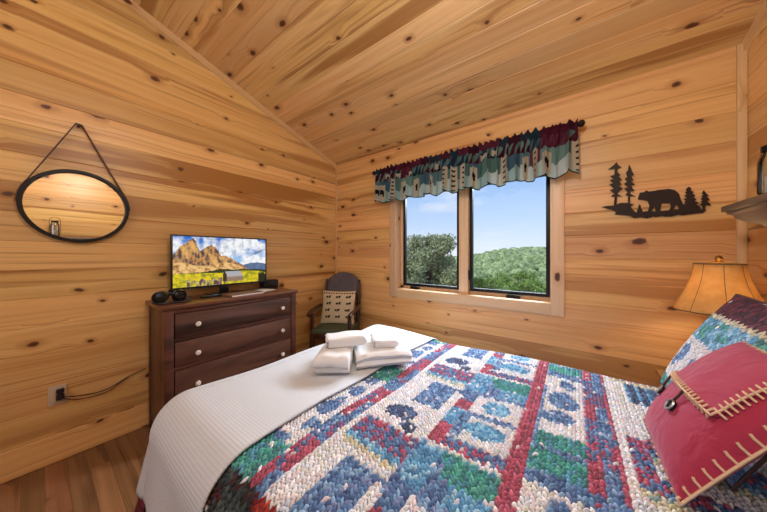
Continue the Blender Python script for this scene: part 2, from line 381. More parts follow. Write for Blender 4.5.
def sash(x0, x1, hx, s=.040):
    z0, z1, y0, y1 = OZ0+.004, OZ1-.002, .062, .100
    # pine stop then a slim black sash
    bm = bmesh.new()
    boxr(bm, (x0, y0+.012, z0), (x0+s, y1, z1), .001); boxr(bm, (x1-.006, y0+.012, z0), (x1, y1, z1), .001)
    boxr(bm, (x0, y0+.012, z0), (x1, y1, z0+.030), .001); boxr(bm, (x0, y0+.012, z1-.03), (x1, y1, z1), .001)
    o = build('window_stop', bm, M['pine_casing'], win, 40); board_uv(o)
    bm = bmesh.new(); a0, a1, c0, c1, t = x0+s, x1-.006, z0+.030, z1-.03, .026
    boxr(bm, (a0, y0, c0), (a0+t, y1-.002, c1), .001); boxr(bm, (a1-t, y0, c0), (a1, y1-.002, c1), .001)
    boxr(bm, (a0+t, y0, c0), (a1-t, y1-.002, c0+t), .001); boxr(bm, (a0+t, y0, c1-t), (a1-t, y1-.002, c1), .001)
    o = build('window_sash', bm, M['black_metal'], win, 40); o['label'] = 'slim black metal sash frame'
    bm = bmesh.new(); boxr(bm, (a0+t-.002, .083, c0+t-.002), (a1-t+.002, .087, c1-t+.002)); build('window_pane', bm, M['window_glass'], win, 0)
    bm = bmesh.new(); boxr(bm, (hx-.055, .038, z0+.001), (hx+.055, .064, z0+.020), .004); tube(bm, [(hx-.045, .045, z0+.022), (hx, .036, z0+.026), (hx+.05, .034, z0+.022)], .006)
    o = build('crank_handle', bm, M['black_metal'], win, 40); o['label'] = 'black folding crank handle'
sash(OX0+.006, 1.652, 1.16); sash(1.737, OX1-.006, 2.115, .006)
bm = bmesh.new(); boxr(bm, (1.738, .04, 1.03), (1.750, .06, 1.12), .003); tube(bm, [(1.752, .045, 1.05), (1.758, .03, 1.09), (1.756, .03, 1.12)], .005)
o = build('window_latch', bm, M['black_metal'], win, 40)
# outlet, plug and cord
ol = empty('wall_outlet', (0.0, -2.285, .41)); tag(ol, 'ivory electrical outlet cover on the left pine wall under the mirror', 'outlet')
bm = bmesh.new(); box(bm, (.0035, 0, 0), (.006, .072, .118), .0025); build('cover_plate', bm, M['white_plastic'], ol)
bm = bmesh.new(); box(bm, (.0075, 0, .022), (.004, .034, .028), .004); box(bm, (.0075, 0, -.022), (.004, .034, .028), .004); build('socket', bm, M['white_plastic'], ol)
pc = empty('power_cord', (.012, -2.275, .39)); tag(pc, 'black plug and twin power cord running from the outlet to the dresser', 'power cord')
bm = bmesh.new(); box(bm, (.014, 0, .012), (.026, .034, .036), .007); box(bm, (.012, 0, .048), (.022, .032, .026), .006); build('plug', bm, M['black_plastic'], pc)
bm = bmesh.new()
def wallcurve(pts, n=24):
    out = []
    for i in range(len(pts)-1):
        p0, p1, p2, p3 = (Vector(pts[max(i-1, 0)]), Vector(pts[i]), Vector(pts[i+1]), Vector(pts[min(i+2, len(pts)-1)]))
        for k in range(n): 
            t = k/n; out.append(.5*((2*p1)+(p2-p0)*t+(2*p0-5*p1+4*p2-p3)*t*t+(3*p1-p0-3*p2+p3)*t**3))
    return out+[Vector(pts[-1])]
tube(bm, wallcurve([(.02, .012, .008), (.018, .07, -.012), (.012, .15, -.028), (.008, .22, -.018), (.008, .30, .02), (.008, .39, .045)], 8), .0032, 8)
tube(bm, wallcurve([(.02, .012, 0), (.02, .06, -.03), (.014, .13, -.045), (.010, .20, -.042), (.010, .25, -.012), (.012, .30, .014)], 8), .0026, 8)
build('cord', bm, M['black_plastic'], pc)
# ================================================================== MIRROR
mr = empty('wall_mirror', (.012, -2.201, 1.57)); tag(mr, 'round black framed mirror hanging by a leather strap on the left wall', 'mirror')
R_ = .227; bm = bmesh.new()
Mx = Matrix.Rotation(PI/2, 4, 'Y')
lathe(bm, [(R_-.019, -.008), (R_, -.008), (R_+.001, 0), (R_, .022), (R_-.003, .026), (R_-.017, .026), (R_-.019, .023), (R_-.019, -.008)], (0, 0, 0), 72, Mx); build('mirror_frame', bm, M['black_metal'], mr)
bm = bmesh.new(); lathe(bm, [(0, .004), (R_-.018, .004)], (0, 0, 0), 72, Mx); 
for f in bm.faces: pass
build('mirror_glass', bm, M['mirror'], mr, 0)
bm = bmesh.new()
def ribbon(bm, pts, w, th):
    """flat strap with width along x (off the wall)"""
    b = bmesh.new(); rows = []
    for i, p in enumerate(pts):
        p = Vector(p); t = (Vector(pts[min(i+1, len(pts)-1)])-Vector(pts[max(i-1, 0)])).normalized(); n = Vector((1, 0, 0)).cross(t)
        rows.append([b.verts.new(p+Vector((sx*w/2, 0, 0))+n*(sn*th/2)) for sx, sn in ((-1, -1), (1, -1), (1, 1), (-1, 1))])
    for A, B in zip(rows, rows[1:]):
        for k in range(4): b.faces.new((A[k], A[(k+1) % 4], B[(k+1) % 4], B[k]))
    b.faces.new(rows[0]); b.faces.new(rows[-1][::-1]); merge(bm, b)
a0 = math.radians(33); rr = R_+.003
arcR = [(.009, rr*math.cos(a), rr*math.sin(a)) for a in [math.radians(x) for x in range(0, 34, 3)]]
arcL = [(.009, -y, z) for x, y, z in arcR]
ribbon(bm, arcR+[(.009, .012, .518)]+[(.009, -.012, .520)]+arcL[::-1], .022, .005); build('hanging_strap', bm, M['leather'], mr, 30)
bm = bmesh.new(); lathe(bm, [(0, 0), (.006, 0), (.006, .024), (.010, .026), (.009, .030), (0, .031)], (-.010, 0, .512), 16, Mx); build('wall_peg', bm, M['black_metal'], mr)
# ================================================================== DRESSER
DX, DY0, DY1, DZ = .42, -1.878, -.888, .93
dr = empty('dresser', (.22, -1.38, 0)); tag(dr, 'dark walnut chest of drawers with round white knobs under the television', 'dresser')
def dloc(bm): bmesh.ops.translate(bm, verts=bm.verts[:], vec=(-.22, 1.38, 0)); return bm
bm = bmesh.new()
boxr(bm, (.025, DY0+.012, .07), (DX-.03, DY0+.032, DZ-.028), .001); boxr(bm, (.025, DY1-.032, .07), (DX-.03, DY1-.012, DZ-.028), .001)
boxr(bm, (.025, DY0+.03, .07), (.035, DY1-.03, DZ-.03)); boxr(bm, (.035, DY0+.03, .07), (DX-.04, DY1-.03, .09))
for y in (DY0+.008, DY1-.058): boxr(bm, (DX-.05, y, .0), (DX-.003, y+.05, DZ-.028), .004)      # front stiles
for y in (DY0+.008, DY1-.048): boxr(bm, (.02, y, .0), (.06, y+.04, DZ-.028), .003)
for z in (.872, .682, .492, .268, .05): boxr(bm, (DX-.05, DY0+.05, z), (DX-.010, DY1-.05, z+.022 if z < .8 else DZ-.028), .002)
build('carcass', dloc(bm), M['dresser_wood'], dr)
bm = bmesh.new(); boxr(bm, (.004, DY0-.010, DZ-.028), (DX+.012, DY1+.006, DZ), .009); build('dresser_top', dloc(bm), M['dresser_top'], dr)
for z0, z1 in ((.706, .868), (.516, .678), (.292, .488), (.074, .264)):
    bm = bmesh.new(); boxr(bm, (DX-.040, DY0+.064, z0), (DX-.004, DY1-.064, z1), .004); boxr(bm, (.06, DY0+.07, z0+.01), (DX-.045, DY1-.07, z0+.02))
    zz = {.706: .785, .516: .585, .292: .372, .074: .17}[z0]
    d = build('drawer', dloc(bm), M['drawer_wood'], dr)
    for y in (-1.69, -1.045):
        bm = bmesh.new(); lathe(bm, [(0, -.006), (.007, -.005), (.007, .008), (.010, .012), (.0165, .018), (.0175, .024), (.014, .030), (.007, .0325), (.0055, .031), (0, .031)], (0, 0, 0), 24, Mx)
        k = build('knob', bm, M['ceramic'], d); k.location = (DX-.004-.22, y+1.38, zz); k['label'] = 'round white ceramic knob'
# ================================================================== TELEVISION
def tv_image(n=260, m=150):
    S, T = np.meshgrid(np.linspace(0, 1, n), np.linspace(0, 1, m), indexing='ij')
    def fb(x, y, sc, seed, oc=4):
        out = np.zeros_like(x); 
        xs, ys = x.ravel(), y.ravel(); v = np.array([noise.fractal((a*sc+seed, b*sc, seed*.37), .9, 2.1, oc) for a, b in zip(xs, ys)])
        return v.reshape(x.shape)
    n1 = fb(S*1.75, T, 4, 1.3); n2 = fb(S*1.75, T, 12, 7.7); n3 = fb(S*1.75, T*.5, 22, 3.1)
    c = lambda h: np.array(hexc(h))
    def mixc(A, B, f): return A*(1-f[..., None])+B*f[..., None]
    sky = mixc(np.broadcast_to(c('9cc8ee'), S.shape+(3,)), np.broadcast_to(c('1f66c0'), S.shape+(3,)), np.clip((T-.35)*1.6, 0, 1))
    cl = np.clip(n1*1.5+.35+.6*np.exp(-((S-.62)/.3)**2), 0, 1); img = mixc(sky, np.broadcast_to(c('e9eaec'), S.shape+(3,)), cl)
    img = mixc(img, np.broadcast_to(c('8f9cae'), S.shape+(3,)), np.clip(n2*1.1-.05, 0, .6)*(T > .45))
    d = np.exp(-(((S-.9)/.08)**2+((T-.70-(S-.9)*.8)/.03)**2)); img = mixc(img, np.broadcast_to(c('3f618c'), S.shape+(3,)), np.clip(d, 0, .8))
    far = .40+.05*np.sin((S-.7)*9)+.01*n2; mk = ((T < far) & (S > .66)).astype(float); img = mixc(img, np.broadcast_to(c('51688a'), S.shape+(3,))*(1+.3*n2[..., None]), mk)
    rs = [0, .05, .10, .14, .18, .21, .24, .27, .31, .36, .40, .43, .46, .50, .54, .58, .63, .68, .74, .80, 1]; rt = [.62, .78, .84, .92, .96, .88, .70, .74, .79, .84, .80, .72, .60, .62, .57, .56, .48, .42, .34, .28, .2]
    ridge = np.interp(S, rs, rt)+.03*n3; rock = mixc(np.broadcast_to(c('c08a52'), S.shape+(3,)), np.broadcast_to(c('4a4244'), S.shape+(3,)), np.clip(.5+1.4*n3+.8*n2, 0, 1))
    rock = mixc(rock, np.broadcast_to(c('e9b56a'), S.shape+(3,)), np.clip(n1+.2*np.sin(S*60+T*20), 0, .8))
    img = mixc(img, rock, (T < ridge).astype(float))
    scree = np.interp(S, [0, .1, .2, .35, .5, .6, .7, .8], [.52, .48, .42, .40, .48, .44, .36, .2])+.03*n2
    img = mixc(img, mixc(np.broadcast_to(c('e3b878'), S.shape+(3,)), np.broadcast_to(c('8a5c34'), S.shape+(3,)), np.clip(.3+n2*1.5, 0, 1)), (T < scree).astype(float)*(T < ridge))
    tl = np.interp(S, [0, .3, .45, .6, .9, 1], [.27, .28, .33, .31, .29, .27])+.015*n3; img = mixc(img, np.broadcast_to(c('27331a'), S.shape+(3,)), (T < tl).astype(float))
    md = np.interp(S, [0, .3, .5, .7, .9, 1], [.27, .26, .24, .27, .25, .20])+.01*n2; img = mixc(img, mixc(np.broadcast_to(c('d8bf1e'), S.shape+(3,)), np.broadcast_to(c('8a8d1c'), S.shape+(3,)), np.clip(.4+n2*1.3, 0, 1)), (T < md).astype(float))
    fg = ((T < .14+.08*n2) & (S > .12) & (S < .5) & (n3 > -.1)).astype(float); img = mixc(img, mixc(np.broadcast_to(c('cdb6a8'), S.shape+(3,)), np.broadcast_to(c('5a4038'), S.shape+(3,)), np.clip(.5+n3*2, 0, 1)), fg)
    tr = ((T < .20+.08*n3) & (S > .90)).astype(float); img = mixc(img, np.broadcast_to(c('1b1e12'), S.shape+(3,)), tr)
    bw_ = ((S > .50) & (S < .71) & (T > .05) & (T < .16)).astype(float); img = mixc(img, np.broadcast_to(c('8b7260'), S.shape+(3,)), bw_)
    bg_ = ((S > .475) & (S <= .52) & (T > .06) & (T < .27-abs(S-.50)*2.5)).astype(float); img = mixc(img, np.broadcast_to(c('3a2a22'), S.shape+(3,)), bg_)
    rf = ((S > .50+(.27-T)*.25) & (S < .67+(.27-T)*.35) & (T >= .15) & (T < .27)).astype(float); img = mixc(img, np.broadcast_to(c('a3a3a6'), S.shape+(3,)), rf)
    return S, T, img
TV = empty('television', (.12, -1.395, DZ)); tag(TV, 'flat screen television showing a rocky mountain meadow, standing on the dresser', 'television')
tw, tz0, tz1 = .738, .067, .487
bm = bmesh.new(); boxr(bm, (-.030, -tw/2, tz0), (.0, tw/2, tz1), .003); boxr(bm, (-.055, -.22, tz0+.04), (-.028, .22, tz0+.30), .01)
t_ = .010
boxr(bm, (0, -tw/2, tz0), (.006, -tw/2+t_, tz1), .001); boxr(bm, (0, tw/2-t_, tz0), (.006, tw/2, tz1), .001); boxr(bm, (0, -tw/2+t_, tz1-t_), (.006, tw/2-t_, tz1), .001); boxr(bm, (0, -tw/2+t_, tz0), (.006, tw/2-t_, tz0+.016), .001)
build('television_case', bm, M['black_plastic'], TV)
S, T, img = tv_image(); P = np.stack([np.full_like(S, .002), -tw/2+t_+S*(tw-2*t_), tz0+.016+T*(tz1-tz0-.016-t_)], -1)
o = grid_mesh('screen', P, M['screen'], TV, img); o['label'] = 'lit screen with mountain scene'
bm = bmesh.new(); boxr(bm, (-.030, -.035, .012), (-.008, .035, tz0+.02), .004); box(bm, (0, 0, .007), (.15, .26, .012), .005); build('television_stand', bm, M['gloss_black'], TV)
# things on the dresser
bn = empty('binoculars', (.235, -1.78, DZ)); bn.scale = (1.25, 1.25, 1.25); tag(bn, 'black binoculars with a shiny lens lying on the left end of the dresser', 'binoculars')
def barrel(y, a):
    bm = bmesh.new(); MM = Matrix.Rotation(PI/2, 4, 'Y')
    lathe(bm, [(0, -.05), (.016, -.05), (.019, -.046), (.018, -.02), (.027, -.008), (.031, .01), (.033, .045), (.034, .062), (.029, .063), (.027, .055)], (0, 0, 0), 24, MM)
    lathe(bm, [(.029, .052), (.02, .056), (0, .058)], (0, 0, 0), 24, MM)
    bmesh.ops.rotate(bm, verts=bm.verts[:], cent=(0, 0, 0), matrix=Matrix.Rotation(a, 3, 'Z')); bmesh.ops.translate(bm, verts=bm.verts[:], vec=(0, y, .037)); return bm
build('barrel', barrel(-.045, -.45), M['black_plastic'], bn); b2 = build('barrel', barrel(.035, -.35), M['gloss_black'], bn); b2['label'] = 'barrel with shiny lens'
bm = bmesh.new(); box(bm, (-.01, -.005, .046), (.05, .05, .018), .006); lathe(bm, [(0, 0), (.013, 0), (.013, .02), (0, .02)], (-.01, -.005, .05), 16); build('bridge', bm, M['black_plastic'], bn)
bm = bmesh.new(); tube(bm, wallcurve([(-.05, -.07, .03), (-.02, -.085, .01), (.03, -.088, .006), (.08, -.05, .006), (.07, .0, .006), (.085, .045, .006), (.05, .075, .02)], 6), .0055, 8); build('neck_strap', bm, M['black_plastic'], bn)
rc = empty('remote_control', (.235, -1.54, DZ), .25); tag(rc, 'black remote control lying on the dresser in front of the television', 'remote control')
bm = bmesh.new(); box(bm, (0, 0, .009), (.042, .15, .016), .005); build('remote_body', bm, M['black_plastic'], rc)
bm = bmesh.new()
for i in range(7):
    for j in range(3): box(bm, (-.012+j*.012, -.055+i*.016, .0175), (.007, .008, .003), .001)
o = build('button_pad', bm, M['grey_plastic'], rc); o['label'] = 'rows of grey buttons'
mg = empty('guide_book', (.31, -1.33, DZ), .08); tag(mg, 'brown bound guest book lying flat under the television screen', 'book')
bm = bmesh.new(); box(bm, (0, 0, .0018), (.16, .27, .003), .001); box(bm, (0, 0, .0170), (.16, .27, .003), .001); box(bm, (0, -.134, .0094), (.16, .003, .018), .001); build('book_cover', bm, M['brown_paper'], mg)
bm = bmesh.new(); box(bm, (0, .002, .0094), (.152, .262, .012)); build('pages', bm, M['paper'], mg)
bm = bmesh.new(); box(bm, (0, 0, .0015), (.17, .15, .003), .0006); box(bm, (.006, .008, .0045), (.165, .14, .003), .0006)
o = build('leaflet', bm, M['paper'], None, origin=(0, 0, 0)); o.location = (.20, -1.105, DZ); o.rotation_euler = (0, 0, .3); tag(o, 'small white leaflets lying on the dresser right of the brown book', 'leaflet')
cb = empty('cable_box', (.058, -.965, DZ)); tag(cb, 'small black cable box on the right end of the dresser behind the television', 'cable box')
bm = bmesh.new(); box(bm, (0, 0, .042), (.10, .15, .078), .006); build('box_case', bm, M['black_plastic'], cb)
for sx in (-1, 1):
    for sy in (-1, 1): bm = bmesh.new(); box(bm, (sx*.035, sy*.055, .002), (.012, .012, .004)); build('rubber_foot', bm, M['grey_plastic'], cb)
# ================================================================== CHAIR (faces the room, +y local = back)
ang = math.atan2(.88, .47)-PI/2     # rotation so local -y points to (.47,-.88)
ang = math.atan2(.47, .88)
ch = empty('armchair', (.385, -.355, 0), ang); tag(ch, 'old dark wooden armchair with a green seat in the corner beside the dresser', 'armchair')
sw, sd, sh = .235, .20, .40
bm = bmesh.new(); box(bm, (0, 0, sh), (.45, .40, .06), .008); build('seat_frame', bm, M['chair_wood'], ch)
bm = bmesh.new(); box(bm, (0, -.01, sh+.045), (.43, .385, .055), .022, None, 4); o = build('seat_cushion', bm, M['green_seat'], ch, 60); o['label'] = 'dark green upholstered seat'
for sx in (-1, 1):
    bm = bmesh.new(); lathe(bm, [(0, 0), (.018, 0), (.022, .02), (.016, .05), (.022, .12), (.026, .2), (.018, .24), (.028, .27), (.028, sh+.01), (.022, sh+.03), (.018, .50), (.024, .55), (.020, .60), (.022, .635), (0, .64)], (sx*.205, -.178, 0), 16); build('front_leg', bm, M['chair_wood'], ch)
    bm = bmesh.new(); tube(bm, [(sx*.20, .215, .0), (sx*.20, .185, .25), (sx*.20, .175, .42), (sx*.205, .195, .62), (sx*.205, .235, .88), (sx*.20, .25, .96)], .02, 10, rs=[.018, .022, .024, .022, .020, .016]); build('rear_post', bm, M['chair_wood'], ch)
    bm = bmesh.new(); pts = [(sx*.21, .20, .655), (sx*.23, .08, .665), (sx*.235, -.08, .652), (sx*.225, -.19, .645), (sx*.22, -.235, .625)]
    tube(bm, wallcurve(pts, 5), .022, 10, rs=None); build('armrest', bm, M['chair_wood'], ch)
bm = bmesh.new()          # arched top panel with rounded crest
arch = [(-.20, .72)]+[(-.20+.0, .90)]+[(-.18, .965), (-.13, 1.012), (-.06, 1.036), (0, 1.042), (.06, 1.036), (.13, 1.012), (.18, .965), (.20, .90), (.20, .72)]
inner = [(.15, .74), (.15, .87), (.11, .905), (.04, .92), (-.04, .92), (-.11, .905), (-.15, .87), (-.15, .74)]
MM = Matrix(((1, 0, 0, 0), (0, .24, -1, .21-.24*.86), (0, 1, .24, 0), (0, 0, 0, 1)))
prism(bm, [(x, z) for x, z in arch], .028, Matrix.Translation((0, .05, 0)) @ MM); build('back_panel', bm, M['chair_wood'], ch)
bm = bmesh.new()
for k in range(5): x = -.13+k*.065; tube(bm, [(x, .18, sh+.02), (x, .20, .60), (x, .225, .76)], .009, 8)
build('back_spindles', bm, M['chair_wood'], ch)
bm = bmesh.new(); tube(bm, [(-.2, -.17, .2), (.2, -.17, .2)], .012); tube(bm, [(-.2, -.17, .16), (-.2, .19, .16)], .012); tube(bm, [(.2, -.17, .16), (.2, .19, .16)], .012); build('stretchers', bm, M['chair_wood'], ch)
# ---- generic pillow: grid in local XZ-plane, thickness along y
def pillow_pts(w, h, th, n=60, puff=.42, pinch=.05):
    U, Vv = np.meshgrid(np.linspace(-1, 1, n), np.linspace(-1, 1, n), indexing='ij')
    prof = (np.clip((1-U**2)*(1-Vv**2), 0, 1))**puff
    X = U*w/2*(1-pinch*(1-Vv**2)*np.abs(U)); Z = Vv*h/2*(1-pinch*(1-U**2)*np.abs(Vv))
    return U, Vv, X, Z, prof*th/2
def two_sided(name, U, Vv, X, Z, Y, cf, cb, mat, parent, back=1.0):
    n = U.shape[0]
    Pf = np.stack([X, -Y, Z], -1).reshape(-1, 3); Pb = np.stack([X, Y*back, Z], -1).reshape(-1, 3)
    idx = np.arange(n*n).reshape(n, n); a, b, c, d = idx[:-1, :-1].ravel(), idx[1:, :-1].ravel(), idx[1:, 1:].ravel(), idx[:-1, 1:].ravel()
    F = np.concatenate([np.stack([a, b, c, d], 1), np.stack([d, c, b, a], 1)+n*n])
    C = np.concatenate([cf.reshape(-1, 3), cb.reshape(-1, 3)]) if cf is not None else None
    return raw_mesh(name, np.concatenate([Pf, Pb]), F, mat, parent, C)
cp = empty('throw_pillow', (0, 0, 0)); tag(cp, 'small cream pillow printed with black animals, leaning on the armchair back', 'pillow')
U, Vv, X, Z, Y = pillow_pts(.40, .38, .10, 90)
base = np.array(hexc('d9c6a4')); C = np.broadcast_to(base, U.shape+(3,)).copy()
for r in range(4):
    for q in range(3):
        cx_, cz_ = -.6+q*.6+.05*(r % 2), .62-r*.40
        for dx_, dz_, rx_, rz_ in ((-.07, 0, .07, .055), (.07, .015, .065, .06), (-.10, -.05, .02, .05), (-.02, -.05, .02, .05), (.06, -.05, .02, .05), (.12, -.045, .02, .05), (.14, .05, .04, .04)):
            C[((U-cx_-dx_)/rx_)**2+((Vv-cz_-dz_)/rz_)**2 < 1] = hexc('17140f')
C[(np.abs(Vv-.86) < .04) & (np.sin(U*40) > -.3)] = hexc('2a251c')
o = two_sided('pillow_body', U, Vv, X, Z, Y, C, np.broadcast_to(base, C.shape), M['print'], cp)
cp.matrix_world = ch.matrix_basis @ Matrix.Translation((-.005, .085, .655)) @ Matrix.Rotation(math.radians(-14), 4, 'X')
# ================================================================== BED
BX0, BX1, BY0, BY1, BH = 1.13, 3.19, -2.085, -.595, .64
bed = empty('bed', ((BX0+BX1)/2, (BY0+BY1)/2, 0)); tag(bed, 'queen size bed under the patchwork quilt, its head against the mantel headboard', 'bed')
def bl(bm): bmesh.ops.translate(bm, verts=bm.verts[:], vec=(-(BX0+BX1)/2, -(BY0+BY1)/2, 0)); return bm
bm = bmesh.new(); boxr(bm, (BX0+.07, BY0+.07, .39), (BX1, BY1-.07, BH), .05); build('mattress', bl(bm), M['towel'], bed)
bm = bmesh.new(); boxr(bm, (BX0+.08, BY0+.08, .18), (BX1, BY1-.08, .39), .02); build('box_spring', bl(bm), M['towel'], bed)
for x in (BX0+.14, BX1-.08):
    for y in (BY0+.14, BY1-.14): bm = bmesh.new(); box(bm, (x, y, .09), (.06, .06, .18), .005); build('leg', bl(bm), M['chair_wood'], bed)
# drape: rounded edge then hanging
def drape(x, y, ox, oy, h, R, flare=.06, wave=.0, x0=BX0, y0=BY0, y1=BY1):
    """x,y on the inner flat rectangle, (ox,oy) cloth overhang vector; arrays -> positions, normals"""
    r = np.hypot(ox, oy); dx = np.where(r > 0, ox/np.maximum(r, 1e-9), 0); dy = np.where(r > 0, oy/np.maximum(r, 1e-9), 0)
    th = np.minimum(r/R, PI/2); ex = np.maximum(r-R*PI/2, 0)
    out = R*np.sin(th)+flare*ex; dn = R*(1-np.cos(th))+ex
    ph = x*23+y*27+np.arctan2(dy, dx)*6
    w_ = wave*np.clip(ex/.25, 0, 1)*np.sin(ph)
    P = np.stack([x+dx*(out+w_), y+dy*(out+w_), h-dn], -1)
    N = np.stack([dx*np.sin(th), dy*np.sin(th), np.cos(th)], -1); return P, N, r, dn
def soft(x, y): return .006*np.sin(x*7.1+y*3)+.005*np.sin(y*9.3-x*4.2)
# colour design of the quilt -------------------------------------------------
PAL = {k: [np.array(hexc(h)) for h in v.split()] for k, v in {
 'blue': '4a74a8 5b86b8 6f9cc8 34558a 8db4d8 41679c 7c8fc0', 'lblue': '6fb4dc 86c4e4 4f98c8 5aa4d0 a4d0e8 3c80b0', 'navy': '2c4272 3a5688 53709c 25365c',
 'teal': '2a9a8c 3aa896 1f8078 58b4a0 2a7a80 4a9ab8', 'white': 'eeeef2 e4e2ea f6f4f6 ecdcde d8dfec e6e4d8', 'red': 'b23a58 c04866 a02e4a cc5c78 8e3048',
 'redblue': 'b03c5c 4a70a4 8e3c60 34558a c05070 6c8cbc', 'bluered': '4a74a8 3c5c94 6488bc b04468 7a4c80 5f94c4', 'yellow': 'd8cc9c c8c0a0 e4dcc0 8cb0b4 d8c8a8',
 'forest': '2a2e28 343a34 4a1c1e 20241f 3c4440 5c2a26', 'rust': '8c2418 a83020 70180f c04a30', 'slate': '3c4444 4a5450 343a3c 566058', 'orange': 'd89048 c87838 e8a860 8a4420',
 'burg': '5a1f2c 6c2a38 4a1a26 7a3444 3c2030'}.items()}
def cls(x, y):
    """woven design in metres on the bed"""
    per = .575; k = (y+.62) % -per       # 0..-per
    q = -k                                # 0..per, growing towards the near side
    n = noise.noise((x*14, y*14, 2.0))*.02
    if x < 1.83:
        q2 = (-(y+.55)) % .655
        if .03 < q2 < .175: return 'teal'
        if q2 < .24: return 'blue' if x < 1.80 else 'white'
        bl_ = min(((x-1.78)/.035)**2+((q2-.32)/.045)**2, ((x-1.775)/.04)**2+((q2-.46)/.07)**2, ((x-1.80)/.03)**2+((q2-.58)/.03)**2)
        return 'blue' if bl_ < 1.0+n*20 else 'white'
    if x < 1.905:
        s_ = int((-y+n)//.13) % 3; L = x < 1.868
        if s_ == 0: return 'red' if L else 'blue'
        if s_ == 1: return 'blue' if L else 'bluered'
        return 'redblue' if L else 'red'
    if x < 1.925: return 'white'
    if x < 2.375:
        c = x-1.925
        # strips across both halves
        if c < .205:
            if q < .03: return 'white'
            if q < .24: return 'white' if c < .065 and q < .22 else ('blue' if c > .075 and c < .185 else 'white') if q > .05 else 'blue'
            if q < .29: return 'white'
            if q < .43:
                b_ = min(((c-.09)/.055)**2+((q-.335)/.045)**2, ((c-.15)/.03)**2+((q-.395)/.025)**2, ((c-.045)/.02)**2+((q-.35)/.03)**2)
                return 'navy' if b_ < 1+n*20 else 'white'
            if q < .525: return 'redblue' if abs(q-.48) > .012 else 'bluered'
            return 'lblue' if q < .555 else 'yellow'
        if c < .225: return 'white' if q > .06 and q < .40 else 'blue'
        d = c-.225
        if q < .03: return 'blue'
        if q < .17:
            if d < .055: return 'blue' if q < .10 else 'red'
            b_ = ((d-.14)/.05)**2+((q-.10)/.05)**2
            return 'lblue' if b_ < 1 else 'white'
        if q < .335:
            if d < .045: return 'red' if q > .29 else 'lblue'
            if q < .20: return 'blue'
            b_ = ((d-.14)/.07)**2+((q-.265)/.045)**2
            return 'lblue' if b_ < 1+n*20 else ('blue' if d < .08 else 'white')
        if q < .40: 
            if d < .045: return 'red'
            return 'redblue' if q > .372 else 'bluered' if q > .35 else 'white'
        if q < .415: return 'white'
        if d < .06: return 'lblue'
        return 'teal' if q < .51 and (d > .09 or q < .46) else ('blue' if d < .12 else 'lblue')
    if x < 2.425: return 'red'
    if x < 2.56:
        c = x-2.425; q3 = (-(y+.72)) % .72
        if q3 < .085: return 'teal'
        if q3 < .14: return 'blue'
        if c < .016 and q3 > .25: return 'blue'
        if q3 < .62:
            b_ = min(((c-.085)/.03)**2+((q3-.21)/.05)**2, ((c-.07)/.05)**2+((q3-.36)/.075)**2, ((c-.06)/.05)**2+((q3-.50)/.05)**2)
            return 'blue' if b_ < 1+n*20 else 'white'
        return 'teal' if q3 < .70 else 'blue'
    if x < 2.645:
        s_ = int((-y*1.0+.03+n)//.12) % 3
        if x > 2.628: return 'red' if s_ != 1 else 'redblue'
        if x < 2.60: return ('red', 'bluered', 'redblue')[s_]
        return ('blue', 'blue', 'redblue')[s_]
    if x < 2.665: return 'white'
    c = x-2.665; q4 = (-(y+.62)) % .75
    if q4 < .07: return 'redblue'
    if q4 < .11: return 'yellow'
    if c % .5 < .05: return 'white' if q4 < .58 else 'redblue'
    if q4 < .29: return 'lblue' if int(c*60) % 2 else 'navy'
    if q4 < .36: return 'white'
    if q4 < .56:
        b_ = ((c % .2-.12)/.05)**2+((q4-.45)/.05)**2
        return 'navy' if b_ < 1 else 'white'
    if q4 < .66: return 'redblue' if q4 < .62 else 'blue'
    return 'yellow' if q4 < .69 else 'white'
def edge_cls(x, dn):
    """border on the hanging sides"""
    if dn < .035: return cls(x, BY0+.1)
    b = int(x*9) % 4; d = int(dn*11) % 3
    return [['forest', 'slate', 'forest'], ['rust', 'forest', 'orange'], ['forest', 'rust', 'slate'], ['slate', 'forest', 'rust']][b][d]
def stitch_field(X, Yc, sx=.0116, sy=.0148):
    """relief height and stitch id for a looped braid pattern"""
    X = X+.0016*np.sin(Yc*170+X*60); Yc = Yc+.0025*np.sin(X*130)+.002*np.sin(X*47+Yc*90); col = np.floor(X/sx).astype(int); fx = X/sx-col; odd = col % 2
    yy = Yc/sy+odd*.5; row = np.floor(yy).astype(int); fy = yy-row
    a = fx-.5; b = fy-.5; s = np.where(odd == 1, 1, -1)*.6
    b2 = b+a*s; a2 = a
    b2 = np.where(b2 > .5, b2-1, np.where(b2 < -.5, b2+1, b2)); row = np.floor(yy+a*s).astype(int)
    h = np.clip(1-(a2/.47)**2, 0, 1)**.5*np.clip(1-(b2/.40)**2, 0, 1)**.5
    return h, col, row
def stitch_colors(col, row, sx, sy, fn, h):
    keys, inv = np.unique(np.stack([col.ravel(), row.ravel()], 1), axis=0, return_inverse=True); out = np.zeros((len(keys), 3)); inv = inv.ravel()
    for i, (c, r) in enumerate(keys):
        x = (c+.5)*sx; y = (r+.5-(c % 2)*.5)*sy; k = fn(x, y); p = PAL[k]
        rs_ = random.Random(int(c)*7919+int(r)*104729); v = p[rs_.randrange(len(p))]*.92+np.array((.62, .66, .72))*.08 if k not in ('forest', 'rust', 'burg', 'slate', 'orange') else p[rs_.randrange(len(p))]
        if rs_.random() < .03: v = PAL['white'][rs_.randrange(4)]
        out[i] = v*rs_.uniform(.82, 1.15)
    C = out[inv].reshape(h.shape+(3,)); C[h < .10] = C[h < .10]*.2+np.array((.03, .04, .08))*.8; return np.clip(C, 0, 1)  # gaps between stitches painted dark to stand for shade in the relief
